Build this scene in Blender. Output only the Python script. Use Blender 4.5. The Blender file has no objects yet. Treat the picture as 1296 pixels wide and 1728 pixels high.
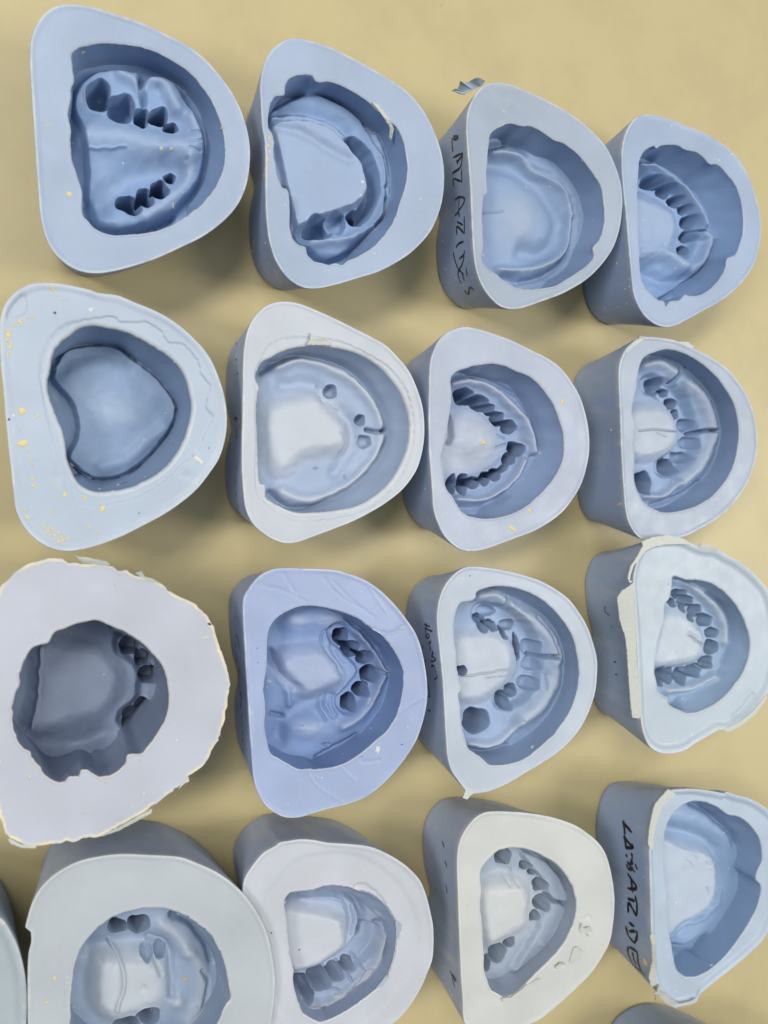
import bpy, math, random
import numpy as np
from mathutils import Vector
from mathutils.bvhtree import BVHTree

random.seed(7)
C = bpy.context.scene.collection
MM = 0.001

# ------------------------------------------------------------------ camera
F = 1450.0; PW, PH = 1296.0, 1728.0
NADIR = (48.0, 790.0)          # where the plumb line from the lens meets the table
H = 283.0                      # lens height above the table, mm
v = np.array([(NADIR[0]-PW/2)/F, (PH/2-NADIR[1])/F, -1.0]); v /= np.linalg.norm(v)
zc = -v
xc = np.array([1.0, 0, 0]); xc -= xc.dot(zc)*zc; xc /= np.linalg.norm(xc)
yc = np.cross(zc, xc)
R = np.stack([xc, yc, zc])     # camera coords -> world coords

def unproject(p, z):
    p = np.atleast_2d(np.asarray(p, float))
    d = np.stack([(p[:, 0]-PW/2)/F, (PH/2-p[:, 1])/F, -np.ones(len(p))], 1) @ R.T
    t = (z-H)/d[:, 2]
    return d[:, :2]*t[:, None]

def project(x, y, z):
    q = np.stack([x, y, z-H+0*x], -1) @ R
    return PW/2+F*q[..., 0]/-q[..., 2], PH/2-F*q[..., 1]/-q[..., 2]

cam = bpy.data.cameras.new('camera'); co = bpy.data.objects.new('camera', cam); C.objects.link(co)
from mathutils import Matrix
co.matrix_world = Matrix.Translation((0, 0, H*MM)) @ Matrix([list(r) for r in R]).to_4x4()
cam.sensor_fit = 'VERTICAL'; cam.sensor_height = 36; cam.sensor_width = 27
cam.lens = F/PH*36; cam.clip_start = 0.01; cam.clip_end = 50
cam.dof.use_dof = True; cam.dof.focus_distance = 0.275; cam.dof.aperture_fstop = 14
bpy.context.scene.camera = co

# ------------------------------------------------------------------ materials
def srgb(r, g, b):
    f = lambda c: (c/255/12.92) if c/255 <= 0.04045 else ((c/255+0.055)/1.055)**2.4
    return (f(r), f(g), f(b), 1)

def nodes(name):
    m = bpy.data.materials.new(name); m.use_nodes = True
    nt = m.node_tree; return m, nt, nt.nodes, nt.links, nt.nodes['Principled BSDF']

def noise(N, L, tc, scale, detail=4, rough=0.55):
    n = N.new('ShaderNodeTexNoise'); n.inputs['Scale'].default_value = scale
    n.inputs['Detail'].default_value = detail; n.inputs['Roughness'].default_value = rough
    L.new(tc, n.inputs['Vector']); return n.outputs['Fac']

def ramp(N, L, fac, a, b, ca=(0, 0, 0, 1), cb=(1, 1, 1, 1)):
    r = N.new('ShaderNodeValToRGB'); r.color_ramp.elements[0].position = a; r.color_ramp.elements[1].position = b
    r.color_ramp.elements[0].color = ca; r.color_ramp.elements[1].color = cb
    L.new(fac, r.inputs[0]); return r.outputs[0]

def mix(N, L, fac, a, b):
    m = N.new('ShaderNodeMix'); m.data_type = 'RGBA'
    for s, val in ((0, fac), (6, a), (7, b)):
        if hasattr(val, 'is_linked') or isinstance(val, bpy.types.NodeSocket): L.new(val, m.inputs[s])
        else: m.inputs[s].default_value = val
    return m.outputs[2]

def silicone(name, col, dust=0.35, rough=0.45, sat=1.2, val=0.80, palate_light=None, edgecol=srgb(205, 206, 200)):
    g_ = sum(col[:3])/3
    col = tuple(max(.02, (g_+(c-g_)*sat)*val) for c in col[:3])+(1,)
    m, nt, N, L, P = nodes(name)
    g = N.new('ShaderNodeNewGeometry'); tc = g.outputs['Position']
    pale = tuple(min(1, c*.9+0.10) for c in col[:3])+(1,)
    deep = tuple(c*0.86 for c in col[:3])+(1,)
    base = mix(N, L, ramp(N, L, noise(N, L, tc, 55, 5), 0.35, 0.68), col, deep)
    d = N.new('ShaderNodeMath'); d.operation = 'MULTIPLY'; d.inputs[1].default_value = dust
    L.new(ramp(N, L, noise(N, L, tc, 110, 8, 0.7), 0.48, 0.72), d.inputs[0])
    c2 = mix(N, L, d.outputs[0], base, pale)
    # fine specks of plaster dust
    vo = N.new('ShaderNodeTexVoronoi'); vo.inputs['Scale'].default_value = 330; L.new(tc, vo.inputs['Vector'])
    sp = ramp(N, L, vo.outputs['Distance'], 0.05, 0.085, (1, 1, 1, 1), (0, 0, 0, 1))
    gate = ramp(N, L, noise(N, L, tc, 90, 2), 0.60, 0.66)
    mu = N.new('ShaderNodeMath'); mu.operation = 'MULTIPLY'; L.new(sp, mu.inputs[0]); L.new(gate, mu.inputs[1])
    c3 = mix(N, L, mu.outputs[0], c2, srgb(225, 222, 212))
    at = N.new('ShaderNodeAttribute'); at.attribute_name = 'feather_edge'   # thin feathered edges are paler
    wl = N.new('ShaderNodeAttribute'); wl.attribute_name = 'outer_side'      # outer sides are bluer than the top face
    side = tuple(.35*a+.65*b for a, b in zip(col, (.25*val/.8, .345*val/.8, .56*val/.8, 1)))
    c3 = mix(N, L, wl.outputs['Fac'], c3, side)
    # rubbed marks and pour streaks
    mp = N.new('ShaderNodeMapping'); mp.inputs['Scale'].default_value = (1, 1, .18); L.new(tc, mp.inputs['Vector'])
    st = N.new('ShaderNodeMath'); st.operation = 'MULTIPLY'; st.inputs[1].default_value = .6
    L.new(ramp(N, L, noise(N, L, mp.outputs[0], 130, 7, .7), .50, .70), st.inputs[0])
    st2 = N.new('ShaderNodeMath'); st2.operation = 'MULTIPLY'; L.new(st.outputs[0], st2.inputs[0]); L.new(wl.outputs['Fac'], st2.inputs[1])
    c3 = mix(N, L, st2.outputs[0], c3, pale)
    c3 = mix(N, L, at.outputs['Fac'], c3, edgecol)
    if palate_light:                                        # raised palates and ridges tinted paler: light painted into the colour
        rs_ = N.new('ShaderNodeAttribute'); rs_.attribute_name = 'palate_light'
        c3 = mix(N, L, rs_.outputs['Fac'], c3, mix(N, L, ramp(N, L, noise(N, L, tc, 60, 3, .5), .35, .7), palate_light, tuple(c*.95 for c in palate_light[:3])+(1,)))
    L.new(c3, P.inputs['Base Color'])
    r = ramp(N, L, noise(N, L, tc, 160, 4), 0.3, 0.75, (rough-.1,)*3+(1,), (rough+.14,)*3+(1,))
    L.new(r, P.inputs['Roughness'])
    P.inputs['Specular IOR Level'].default_value = 0.38
    P.inputs['Subsurface Weight'].default_value = 0.22
    P.inputs['Subsurface Radius'].default_value = (0.6, 0.8, 1.0)
    P.inputs['Subsurface Scale'].default_value = 0.0012
    b = N.new('ShaderNodeBump'); b.inputs['Strength'].default_value = 0.14; b.inputs['Distance'].default_value = 0.0003
    ad = N.new('ShaderNodeMath'); ad.operation = 'ADD'
    L.new(noise(N, L, tc, 420, 6, 0.65), ad.inputs[0]); L.new(noise(N, L, tc, 90, 3), ad.inputs[1])
    L.new(ad.outputs[0], b.inputs['Height']); L.new(b.outputs[0], P.inputs['Normal'])
    return m

def plain(name, col, rough=0.6, bump=0.2, scale=900, spec=0.3, var=0.8):
    m, nt, N, L, P = nodes(name)
    g = N.new('ShaderNodeNewGeometry'); tc = g.outputs['Position']
    L.new(mix(N, L, noise(N, L, tc, scale, 4), col, tuple(c*var for c in col[:3])+(1,)), P.inputs['Base Color'])
    P.inputs['Roughness'].default_value = rough; P.inputs['Specular IOR Level'].default_value = spec
    b = N.new('ShaderNodeBump'); b.inputs['Strength'].default_value = bump; b.inputs['Distance'].default_value = 0.0003
    L.new(noise(N, L, tc, scale, 5), b.inputs['Height']); L.new(b.outputs[0], P.inputs['Normal'])
    return m

M_PLASTER = plain('yellow_plaster', (0.66, 0.54, 0.27, 1), 0.7, 0.6)
M_WHITE = plain('white_plaster', (0.62, 0.62, 0.58, 1), 0.7, 0.6)
M_FLASH = plain('thin_pale_silicone', (0.46, 0.48, 0.44, 1), 0.5, 0.4, 500, 0.35, 0.85)
M_FLASHB = plain('thin_blue_silicone', (0.33, 0.39, 0.46, 1), 0.5, 0.4, 500, 0.35, 0.8)
M_INK = plain('marker_ink', (0.022, 0.02, 0.024, 1), 0.4, 0.1)
M_PENCIL = plain('faded_ink', (0.06, 0.05, 0.10, 1), 0.5, 0.1)
M_BROWN = plain('brown_ink', (0.10, 0.06, 0.035, 1), 0.5, 0.1)
M_PINK = plain('peach_wax', (0.75, 0.47, 0.30, 1), 0.5, 0.1)

# ------------------------------------------------------------------ geometry helpers
def mesh_obj(name, verts, faces, mat, parent=None, normals=None, smooth=True):
    me = bpy.data.meshes.new(name)
    verts = np.asarray(verts, np.float32)*MM
    faces = np.asarray(faces, np.int32)
    nf, k = faces.shape
    me.vertices.add(len(verts)); me.vertices.foreach_set('co', verts.ravel())
    me.loops.add(nf*k); me.loops.foreach_set('vertex_index', faces.ravel())
    me.polygons.add(nf); me.polygons.foreach_set('loop_start', np.arange(0, nf*k, k, dtype=np.int32))
    me.polygons.foreach_set('use_smooth', np.full(nf, smooth))
    me.update(); me.validate()
    me.materials.append(mat)
    if normals is not None: me.normals_split_custom_set_from_vertices([tuple(n) for n in normals])
    o = bpy.data.objects.new(name, me); C.objects.link(o)
    if parent is not None: o.parent = parent
    return o

def spline(pts, n=6, closed=True):
    P = np.asarray(pts, float)
    if closed:
        A, B, Cc, D = np.roll(P, 1, 0), P, np.roll(P, -1, 0), np.roll(P, -2, 0)
    else:
        Q = np.vstack([2*P[0]-P[1], P, 2*P[-1]-P[-2]])
        A, B, Cc, D = Q[:-3], Q[1:-2], Q[2:-1], Q[3:]
    out = []
    for t in np.arange(n)/n:
        out.append(0.5*((2*B)+(-A+Cc)*t+(2*A-5*B+4*Cc-D)*t*t+(-A+3*B-3*Cc+D)*t**3))
    out = np.stack(out, 1).reshape(-1, 2)
    if not closed: out = np.vstack([out, P[-1]])
    return out

def radial(poly, c, th, far=True):
    """radius of a closed polygon around c in each direction th"""
    d = np.stack([np.cos(th), np.sin(th)], 1)
    a = poly-c; b = np.roll(poly, -1, 0)-c; e = b-a
    den = d[:, None, 0]*e[None, :, 1]-d[:, None, 1]*e[None, :, 0]
    den = np.where(abs(den) < 1e-9, 1e-9, den)
    r = (a[None, :, 0]*e[None, :, 1]-a[None, :, 1]*e[None, :, 0])/den
    s = (a[None, :, 0]*d[:, None, 1]-a[None, :, 1]*d[:, None, 0])/den
    ok = (s >= -1e-6) & (s <= 1+1e-6) & (r > 0)
    if far: return np.where(ok, r, -1).max(1)
    return np.where(ok, r, 1e9).min(1)

def seg_dist(X, Y, pts):
    best = np.full(X.shape, 1e9)
    for (ax, ay), (bx, by) in zip(pts[:-1], pts[1:]):
        dx, dy = bx-ax, by-ay
        t = np.clip(((X-ax)*dx+(Y-ay)*dy)/(dx*dx+dy*dy+1e-9), 0, 1)
        best = np.minimum(best, (X-ax-t*dx)**2+(Y-ay-t*dy)**2)
    return np.sqrt(best)

def inside(X, Y, poly):
    r = np.zeros(X.shape, bool); n = len(poly)
    for i in range(n):
        x1, y1 = poly[i]; x2, y2 = poly[(i+1) % n]
        if y1 == y2: continue
        r ^= ((y1 > Y) != (y2 > Y)) & (X < (x2-x1)*(Y-y1)/(y2-y1)+x1)
    return r

def smooth(x): x = np.clip(x, 0, 1); return x*x*(3-2*x)

def soften(a, k):
    ker = np.exp(-np.linspace(-2, 2, 2*k+1)**2); ker /= ker.sum()
    return sum(np.roll(a, i-k)*ker[i] for i in range(2*k+1))

def wobble(th, seed, amp):
    rs = np.random.RandomState(seed); n = len(th)
    a = soften(rs.randn(n), 2); b = soften(rs.randn(n), 7); gate = soften(rs.rand(n), 12); gate = (gate-gate.min())/(gate.max()-gate.min())
    return (a/a.std()*.5+b/b.std()*.9)*amp*gate

def lumps(X, Y, seed, wl, amp):
    rs = np.random.RandomState(seed); out = np.zeros_like(X)
    for i in range(14):
        a = rs.rand()*6.28; k = 6.28/wl*rs.uniform(.6, 1.7)
        out += np.sin(k*(X*np.cos(a)+Y*np.sin(a))+rs.rand()*6.28+0.8*np.sin(k*.6*(X*np.sin(a)-Y*np.cos(a))))
    return out*amp/14**.5

def field(feats, X, Y, zu):
    """relief in mm at traced-sketch coordinates X, Y (zu sketch units per mm)"""
    Z = np.zeros_like(X)
    for f in feats:
        k = f[0]
        if k == 'g':                                  # soft ridge (+) or groove (-)
            _, pts, w, a = f
            q = spline(pts, 4, False) if len(pts) > 2 else pts
            Z += a*np.exp(-(seg_dist(X, Y, q)/w)**2)
        elif k == 's':                                # flat-bottomed band
            _, pts, w, a, so = f
            q = spline(pts, 4, False) if len(pts) > 2 else pts
            Z += a*1.6*smooth((w-seg_dist(X, Y, q))/so+.5)
        elif k == 'p':                                # raised / sunk plateau
            _, pts, a, so = f
            q = spline(pts, 4)
            d = seg_dist(X, Y, np.vstack([q, q[:1]])); d = np.where(inside(X, Y, q), d, -d)
            so = so*(2.3 if so >= 34 else 1.3)
            Z += a*smooth((d+so*.15)/so+.5)
        elif k == 'b':                                # soft mound
            _, cx, cy, rx, ry, a = f
            Z += a*np.exp(-((X-cx)/rx)**2-((Y-cy)/ry)**2)
    return Z

moulds = {}

def make_mould(key, ox, oy, s, outer, rim, foot, feats, sockets, h=30., D=14., ref=None, col=(0.36, 0.44, 0.62, 1),
               inval=.68, litf=1.0, label='', bs=0.87, dent=0.06, bo=(0, 0), inset=0.8, rimr=0.35, lip=(0.25, 1.2), top=(), jag=0.12, dust=.35,
               seed=1, loc_note=None, outjag=0.0, N=480):
    ref = D*0.8 if ref is None else ref
    px = lambda p: np.asarray(p, float)/s+np.array([ox, oy])
    O = unproject(px(spline(outer, 5)), h)
    Rm = unproject(px(spline(rim, 5)), h)
    c = Rm.mean(0)
    th = np.linspace(0, 2*math.pi, N, endpoint=False)
    rO = radial(O, c, th); rR = radial(Rm, c, th)
    rR = rR+wobble(th, seed, jag)
    if outjag: rO = rO+wobble(th, seed+9, outjag)
    # foot of the cavity wall, where the photo shows it
    rRs = soften(rR, 14)
    rF = soften(rR, 20)-inset
    if foot:
        Fp = unproject(px(spline(foot, 4, False)), h-D)-c
        fa = np.unwrap(np.arctan2(Fp[:, 1], Fp[:, 0])); fr = np.hypot(Fp[:, 0], Fp[:, 1])
        o_ = np.argsort(fa); fa, fr = fa[o_], fr[o_]
        for kk in (-1, 0, 1):
            tt = th+kk*2*math.pi; m_ = (tt >= fa[0]) & (tt <= fa[-1])
            w = smooth(np.minimum(tt-fa[0], fa[-1]-tt)/0.18)
            val = np.interp(tt, fa, fr)
            rF = np.where(m_, np.minimum(rF*(1-w)+val*w, rR+0.5), rF)
    ker = np.array([1, 2, 3, 2, 1])/9.
    rF = sum(np.roll(rF, i-2)*ker[i] for i in range(5))
    dirs = np.stack([np.cos(th), np.sin(th)], 1)
    rings = []; kind = []
    # outer wall, bottom to top
    cO = O.mean(0)
    Pout = c+dirs*rO[:, None]
    # base outline: narrower, with the flat heel pinched in the middle
    ang = np.arctan2(Pout[:, 1]-cO[1], Pout[:, 0]-cO[0])
    da = np.abs(np.angle(np.exp(1j*(ang-math.pi))))
    smoothO = radial(O, cO, ang)
    kk = np.exp(-np.linspace(-2, 2, 25)**2); kk /= kk.sum()
    order = np.argsort(ang); so_ = smoothO[order]
    so_ = sum(np.roll(so_, i-12)*kk[i] for i in range(25)); sm = np.empty_like(so_); sm[order] = so_
    sc = bs*(1-1.5*dent*np.exp(-(da/0.30)**2))
    Pb = cO+np.array(bo)+np.stack([np.cos(ang), np.sin(ang)], 1)*(sm*sc)[:, None]
    cb = cO+np.array(bo)
    for z, q in ((0.0, .955), (0.15, .972), (0.8, .988), (2.0, .997), (3.6, 1.0)):
        rings.append((cb+(Pb-cb)*q, np.full(N, z))); kind.append('b')
    nw = 14
    for i in range(1, nw):
        u = i/nw; z = 3.6+(h-3.6-.5)*u
        su = u**1.15
        # the pinch in the heel is deepest two thirds of the way down
        rings.append((Pb*(1-su)+Pout*su, np.full(N, z))); kind.append('b')
    lh, lw = lip
    rings.append((Pout, np.full(N, h-.35+lh))); kind.append('b')
    def toward(d_): return c+dirs*(rO-d_)[:, None]
    rings.append((toward(.10), np.full(N, h-.08+lh))); kind.append('b')
    rings.append((toward(.28), np.full(N, h+lh))); kind.append('b')
    wid = rO-rR
    for q in (.5, .75, 1.0, 1.3):
        rings.append((toward(np.minimum(.28+lw*q, wid*.8)), np.full(N, h+lh*(1-smooth(q-.25))))); kind.append('b')
    nt = 26
    r0 = rO-np.minimum(.28+lw*1.3, wid*.8)
    for i in range(1, nt):
        u = i/nt
        r = r0*(1-u)+(rR+rimr+.4)*u
        rings.append((c+dirs*r[:, None], np.full(N, h*1.0))); kind.append('b')
    for q_, up in ((.75, 0.0), (.45, .10), (.2, .16)):
        rings.append((c+dirs*(rR+rimr+q_*.5)[:, None], np.full(N, h+up*min(1, .35/rimr)))); kind.append('b')
    for a in (0, .35, .7, 1.0):
        an = a*math.pi/2
        rings.append((c+dirs*(rR+rimr*(1-math.sin(an)))[:, None], np.full(N, h-rimr*(1-math.cos(an))))); kind.append('b')
    nwall = 26; tw = []
    for i in range(1, nwall+1):
        u = i/nwall
        r = rRs*(1-u**1.25)+rF*u**1.25+(rR-rRs)*math.exp(-7*u)
        rings.append((c+dirs*r[:, None], h-rimr-(D-rimr)*(1-(1-u)**1.0)*np.ones(N))); kind.append('c'); tw.append(u)
    nin = 105
    for i in range(1, nin+1):
        r = rF*(1-i/(nin+.4)); rings.append((c+dirs*r[:, None], np.full(N, h-D))); kind.append('f')
    XY = np.stack([q[0] for q in rings]); Z = np.stack([q[1] for q in rings])
    kind = np.array(kind)
    X, Y = XY[..., 0], XY[..., 1]
    zu = s*F/(H-h)*.93
    fl = kind != 'b'; nr_ = len(rings)
    wgt = np.ones(fl.sum()); wgt[:nwall] = smooth((np.array(tw)-.55)/.45)
    Xf, Yf = X[fl], Y[fl]
    base = Z[fl].copy()
    dz = lumps(Xf, Yf, seed+3, 11, .10)+lumps(Xf, Yf, seed+4, 2.6, .012)
    def level(sx, sy, up=0.0):
        """height of the relief where the line of sight through a sketch point meets it"""
        z = h-D*.85
        for _ in range(6):
            q = unproject((sx/s+ox, sy/s+oy), z)[0]
            k_ = np.argmin((Xf-q[0])**2+(Yf-q[1])**2)
            zn = (base+dz*wgt[:, None]).ravel()[k_]+up
            z = z*.4+zn*.6
        return z
    def sketch(z):
        PX, PY = project(Xf, Yf, np.full(Xf.shape, z))
        a_, b_ = (PX-ox)*s, (PY-oy)*s
        return a_+lumps(a_, b_, seed+50, 90, 2.0), b_+lumps(a_, b_, seed+51, 90, 2.0)
    lit = np.zeros(Xf.shape)  # mask for the light painted on raised palates and ridges
    for f in feats:
        if f[0] == 'b': mid = (f[1], f[2]); up = 0
        elif f[0] == 'p': mid = np.mean(f[1], 0); up = f[2]*.8
        else: mid = f[1][len(f[1])//2] if len(f[1]) > 2 else np.mean(f[1], 0); up = 0
        SX, SY = sketch(level(mid[0], mid[1], up))
        dz += field([f], SX, SY, zu)
        g = None
        if f[0] == 'p' and ((f[3] >= 26 and f is not feats[0]) or f[3] >= 34): g = ('p', f[1], .95, f[3]*1.6)
        elif f[0] == 'b' and f[5] > 1.5: g = ('b', f[1], f[2], f[3]*.8, f[4]*.8, .8)
        elif f[0] == 'g' and f[3] > 1.5: g = ('g', f[1], f[2]*.8, .6)
        if g: lit = np.maximum(lit, field([g], SX, SY, zu))
    lit = np.clip(lit, 0, 1)*.85*litf
    sid = np.full(Xf.shape, -1); pit = np.zeros(Xf.shape)
    for n_, (cx, cy, rx, ry, a, dep) in enumerate(sockets):
        SX, SY = sketch(level(cx, cy))
        A = math.radians(a); rs = np.random.RandomState(seed*31+n_)
        dx, dy = SX-cx, SY-cy
        u_ = (dx*math.cos(A)+dy*math.sin(A))/rx; v_ = (-dx*math.sin(A)+dy*math.cos(A))/ry
        ph = np.arctan2(v_, u_)
        q = (np.abs(u_)**2.3+np.abs(v_)**2.3)**(1/2.3)*(1+.05*np.sin(3*ph+rs.rand()*6)+.04*np.sin(5*ph+rs.rand()*6))
        prof = smooth((1.06-q)/.20)
        floor = (max(dep, 1.0)*2.0+3.6*(dep > 2)+.6*(dep > 1))*(1-.35*q*q)
        pit = np.maximum(pit, prof*floor)
        dz += .20*np.exp(-((q-1.14)/.10)**2)*(pit < .4)          # raised lip round the socket mouth
        sid[(q < 1.05)] = n_
        lit = lit*smooth((q-.95)/.3)
    dz -= pit
    sid[:nwall] = -1
    litv = np.zeros(nr_*N+1); litv[:-1].reshape(nr_, N)[fl] = lit*wgt[:, None]
    Z[fl] += dz*wgt[:, None]
    Z[fl] += lumps(X[fl], Y[fl], seed+7, 8, .30)*(1-wgt[:, None])*np.minimum(1, np.arange(fl.sum())/6)[:, None]
    Z[fl] = np.maximum(Z[fl], 3.0); Z[fl] = np.minimum(Z[fl], h+1)
    sid[:nwall] = -1
    litv = np.zeros(nr_*N+1); litv[:-1].reshape(nr_, N)[fl] = lit*wgt[:, None]
    tp = np.where(kind == 'b')[0]; tp = tp[tp >= 5+nw-1+4]
    PX, PY = project(X[tp], Y[tp], np.full(X[tp].shape, h)); TX, TY = (PX-ox)*s, (PY-oy)*s
    zt = lumps(X[tp], Y[tp], seed+5, 18, .06)
    if top: zt += field(top, TX+lumps(TX, TY, seed+8, 40, 3), TY+lumps(TX, TY, seed+12, 40, 3), zu)
    Z[tp] += zt
    # verts and normals
    nr = len(rings)
    V = np.stack([X, Y, Z], -1)
    centre = np.array([[c[0], c[1], V[-1, :, 2].mean()]])
    V = np.vstack([V.reshape(-1, 3), centre])
    I = np.arange(nr-1)[:, None]*N; J = np.arange(N)[None]; J2 = (J+1) % N
    quads = np.stack([I+J, I+J2, I+N+J2, I+N+J], -1).reshape(-1, 4)
    fn = np.cross(V[quads[:, 2]]-V[quads[:, 0]], V[quads[:, 3]]-V[quads[:, 1]])
    VN = np.zeros_like(V)
    for i in range(4): np.add.at(VN, quads[:, i], fn)
    VN[-1] = VN[-1-N:-1].mean(0)
    VN /= np.linalg.norm(VN, axis=1)[:, None]+1e-12
    ringi = np.repeat(np.arange(nr-1), N)
    nblock = (kind == 'b').sum()-1
    isb = ringi < nblock
    full_sid = np.full(V.shape[0], -1)
    full_sid[:-1].reshape(nr, N)[fl] = sid
    fs = full_sid[quads]; face_sid = np.where((fs >= 0).all(1), fs[:, 0], -1); face_sid[isb] = -1
    org = np.array([cO[0], cO[1], 0])
    root = bpy.data.objects.new('dental_mould', None); C.objects.link(root)
    root.location = Vector(org*MM); root.empty_display_size = 0.01
    root['label'] = label; root['category'] = 'dental mould'; root['group'] = 'blue silicone moulds of dental casts'
    mat = silicone('blue_silicone', col, dust, edgecol=srgb(214, 200, 160) if outjag else srgb(205, 206, 200))
    mat_in = silicone('shaded_blue_silicone', tuple(.55*a+.45*b for a, b in zip(col, (.38, .46, .62, 1))), dust*.4, .5, 1.95, inval,  # impression colour darker and bluer: cavity shade painted into it
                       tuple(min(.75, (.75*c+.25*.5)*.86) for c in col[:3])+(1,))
    edge = np.zeros(len(V)); er = edge[:-1].reshape(nr, N)
    ib = 5+nw-1
    gate = .55+.45*np.clip(wobble(th, seed+77, 1.0), -1, 1)
    er[ib:ib+(5 if outjag else 3)] = gate*(.8 if outjag else .5); er[nblock-3:nblock+1] = (.5+.5*np.roll(gate, 50))*.35
    def part(name, sel, parent, extra_fan=False):
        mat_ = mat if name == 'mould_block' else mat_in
        q = quads[sel]
        if extra_fan:
            last = (nr-1)*N
            fan = np.array([[last+j, last+(j+1) % N, len(V)-1, len(V)-1] for j in range(0, N)])
        ids, inv = np.unique(q, return_inverse=True)
        if extra_fan:
            ids, inv = np.unique(np.vstack([q, fan[:, [0, 1, 2, 2]]]), return_inverse=True)
            inv = inv.reshape(-1, 4)
            ob = tri_quad(name, V[ids]-org, inv[:len(q)], inv[len(q):, :3], mat_, parent, VN[ids])
            ob.data.attributes.new('palate_light', 'FLOAT', 'POINT').data.foreach_set('value', litv[ids].astype(np.float32))
            return ob
        inv = inv.reshape(-1, 4)
        ob = mesh_obj(name, V[ids]-org, inv, mat_, parent, VN[ids])
        if name != 'mould_block': ob.data.attributes.new('palate_light', 'FLOAT', 'POINT').data.foreach_set('value', litv[ids].astype(np.float32))
        if name == 'mould_block':
            wallv = np.zeros(len(V)); wallv[:-1].reshape(nr, N)[:5+nw-1] = 1
            ob.data.attributes.new('outer_side', 'FLOAT', 'POINT').data.foreach_set('value', wallv[ids].astype(np.float32))
            ob.data.attributes.new('feather_edge', 'FLOAT', 'POINT').data.foreach_set('value', edge[ids].astype(np.float32))
        return ob
    block = part('mould_block', isb, root)
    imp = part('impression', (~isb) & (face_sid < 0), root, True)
    for n_ in range(len(sockets)):
        sel = face_sid == n_
        if sel.sum() > 60: part('tooth_socket', sel, imp)
        elif sel.sum(): print('small socket', key, n_, sel.sum())
    bv = BVHTree.FromPolygons([tuple(p) for p in V], [tuple(q) for q in quads.tolist()])
    moulds[key] = dict(root=root, block=block, imp=imp, bvh=bv, h=h, org=org, ox=ox, oy=oy, s=s, seed=seed, D=D, nb=isb.sum())
    return root

def tri_quad(name, V, quads, tris, mat, parent, normals):
    me = bpy.data.meshes.new(name)
    V = np.asarray(V, np.float32)*MM
    li = np.concatenate([quads.ravel(), tris.ravel()]).astype(np.int32)
    st = np.concatenate([np.arange(len(quads))*4, len(quads)*4+np.arange(len(tris))*3]).astype(np.int32)
    me.vertices.add(len(V)); me.vertices.foreach_set('co', V.ravel())
    me.loops.add(len(li)); me.loops.foreach_set('vertex_index', li)
    me.polygons.add(len(st)); me.polygons.foreach_set('loop_start', st)
    me.polygons.foreach_set('use_smooth', np.full(len(st), True))
    me.update(); me.validate(); me.materials.append(mat)
    me.normals_split_custom_set_from_vertices([tuple(n) for n in normals])
    o = bpy.data.objects.new(name, me); C.objects.link(o); o.parent = parent
    return o

def hit(key, x, y):
    """point of the mould under a photo pixel"""
    d = np.array([(x-PW/2)/F, (PH/2-y)/F, -1.0]) @ R.T
    p, n, i, dist = moulds[key]['bvh'].ray_cast(Vector((0, 0, H)), Vector(d))
    if p is None: return None
    if n.dot(Vector(d)) > 0: n = -n
    return np.array(p), np.array(n), i

def ink(key, strokes, w, mat, name='handwriting', z=None, parent=None, lift=.10, label=None):
    """marker strokes lying on the surface, one mesh"""
    if name != 'handwriting' and len(strokes) > 1:
        for st in strokes: ink(key, [st], w, mat, name, z, parent, lift, label)
        return
    m = moulds[key]; V, Fc = [], []
    ox, oy, s = z if z else (m['ox'], m['oy'], m['s'])
    rs = random.Random(len(strokes)*7)
    for st in strokes:
        ww = w
        q = spline(st, 6, False) if len(st) > 2 else np.array([np.array(st[0])*(1-t)+np.array(st[1])*t for t in np.linspace(0, 1, 6)])
        pts = [hit(key, x/s+ox, y/s+oy) for x, y in q]
        pts = [p for p in pts if p is not None]
        if len(pts) < 2: continue
        for i, (p, n, _) in enumerate(pts):
            a = pts[max(0, i-1)][0]; b = pts[min(len(pts)-1, i+1)][0]
            t = b-a; side = np.cross(n, t); side /= np.linalg.norm(side)+1e-9
            k = ww*.5*(.75+.5*rs.random())*(0.45 if i in (0, len(pts)-1) else 1)
            V += [p+n*lift-side*k-m['org'], p+n*lift+side*k-m['org']]
            if i: j = len(V)-4; Fc.append((j, j+1, j+3, j+2))
    if V:
        o = mesh_obj(name, V, Fc, mat, parent or m['root'])
        if label: o['label'] = label
        return o

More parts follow.
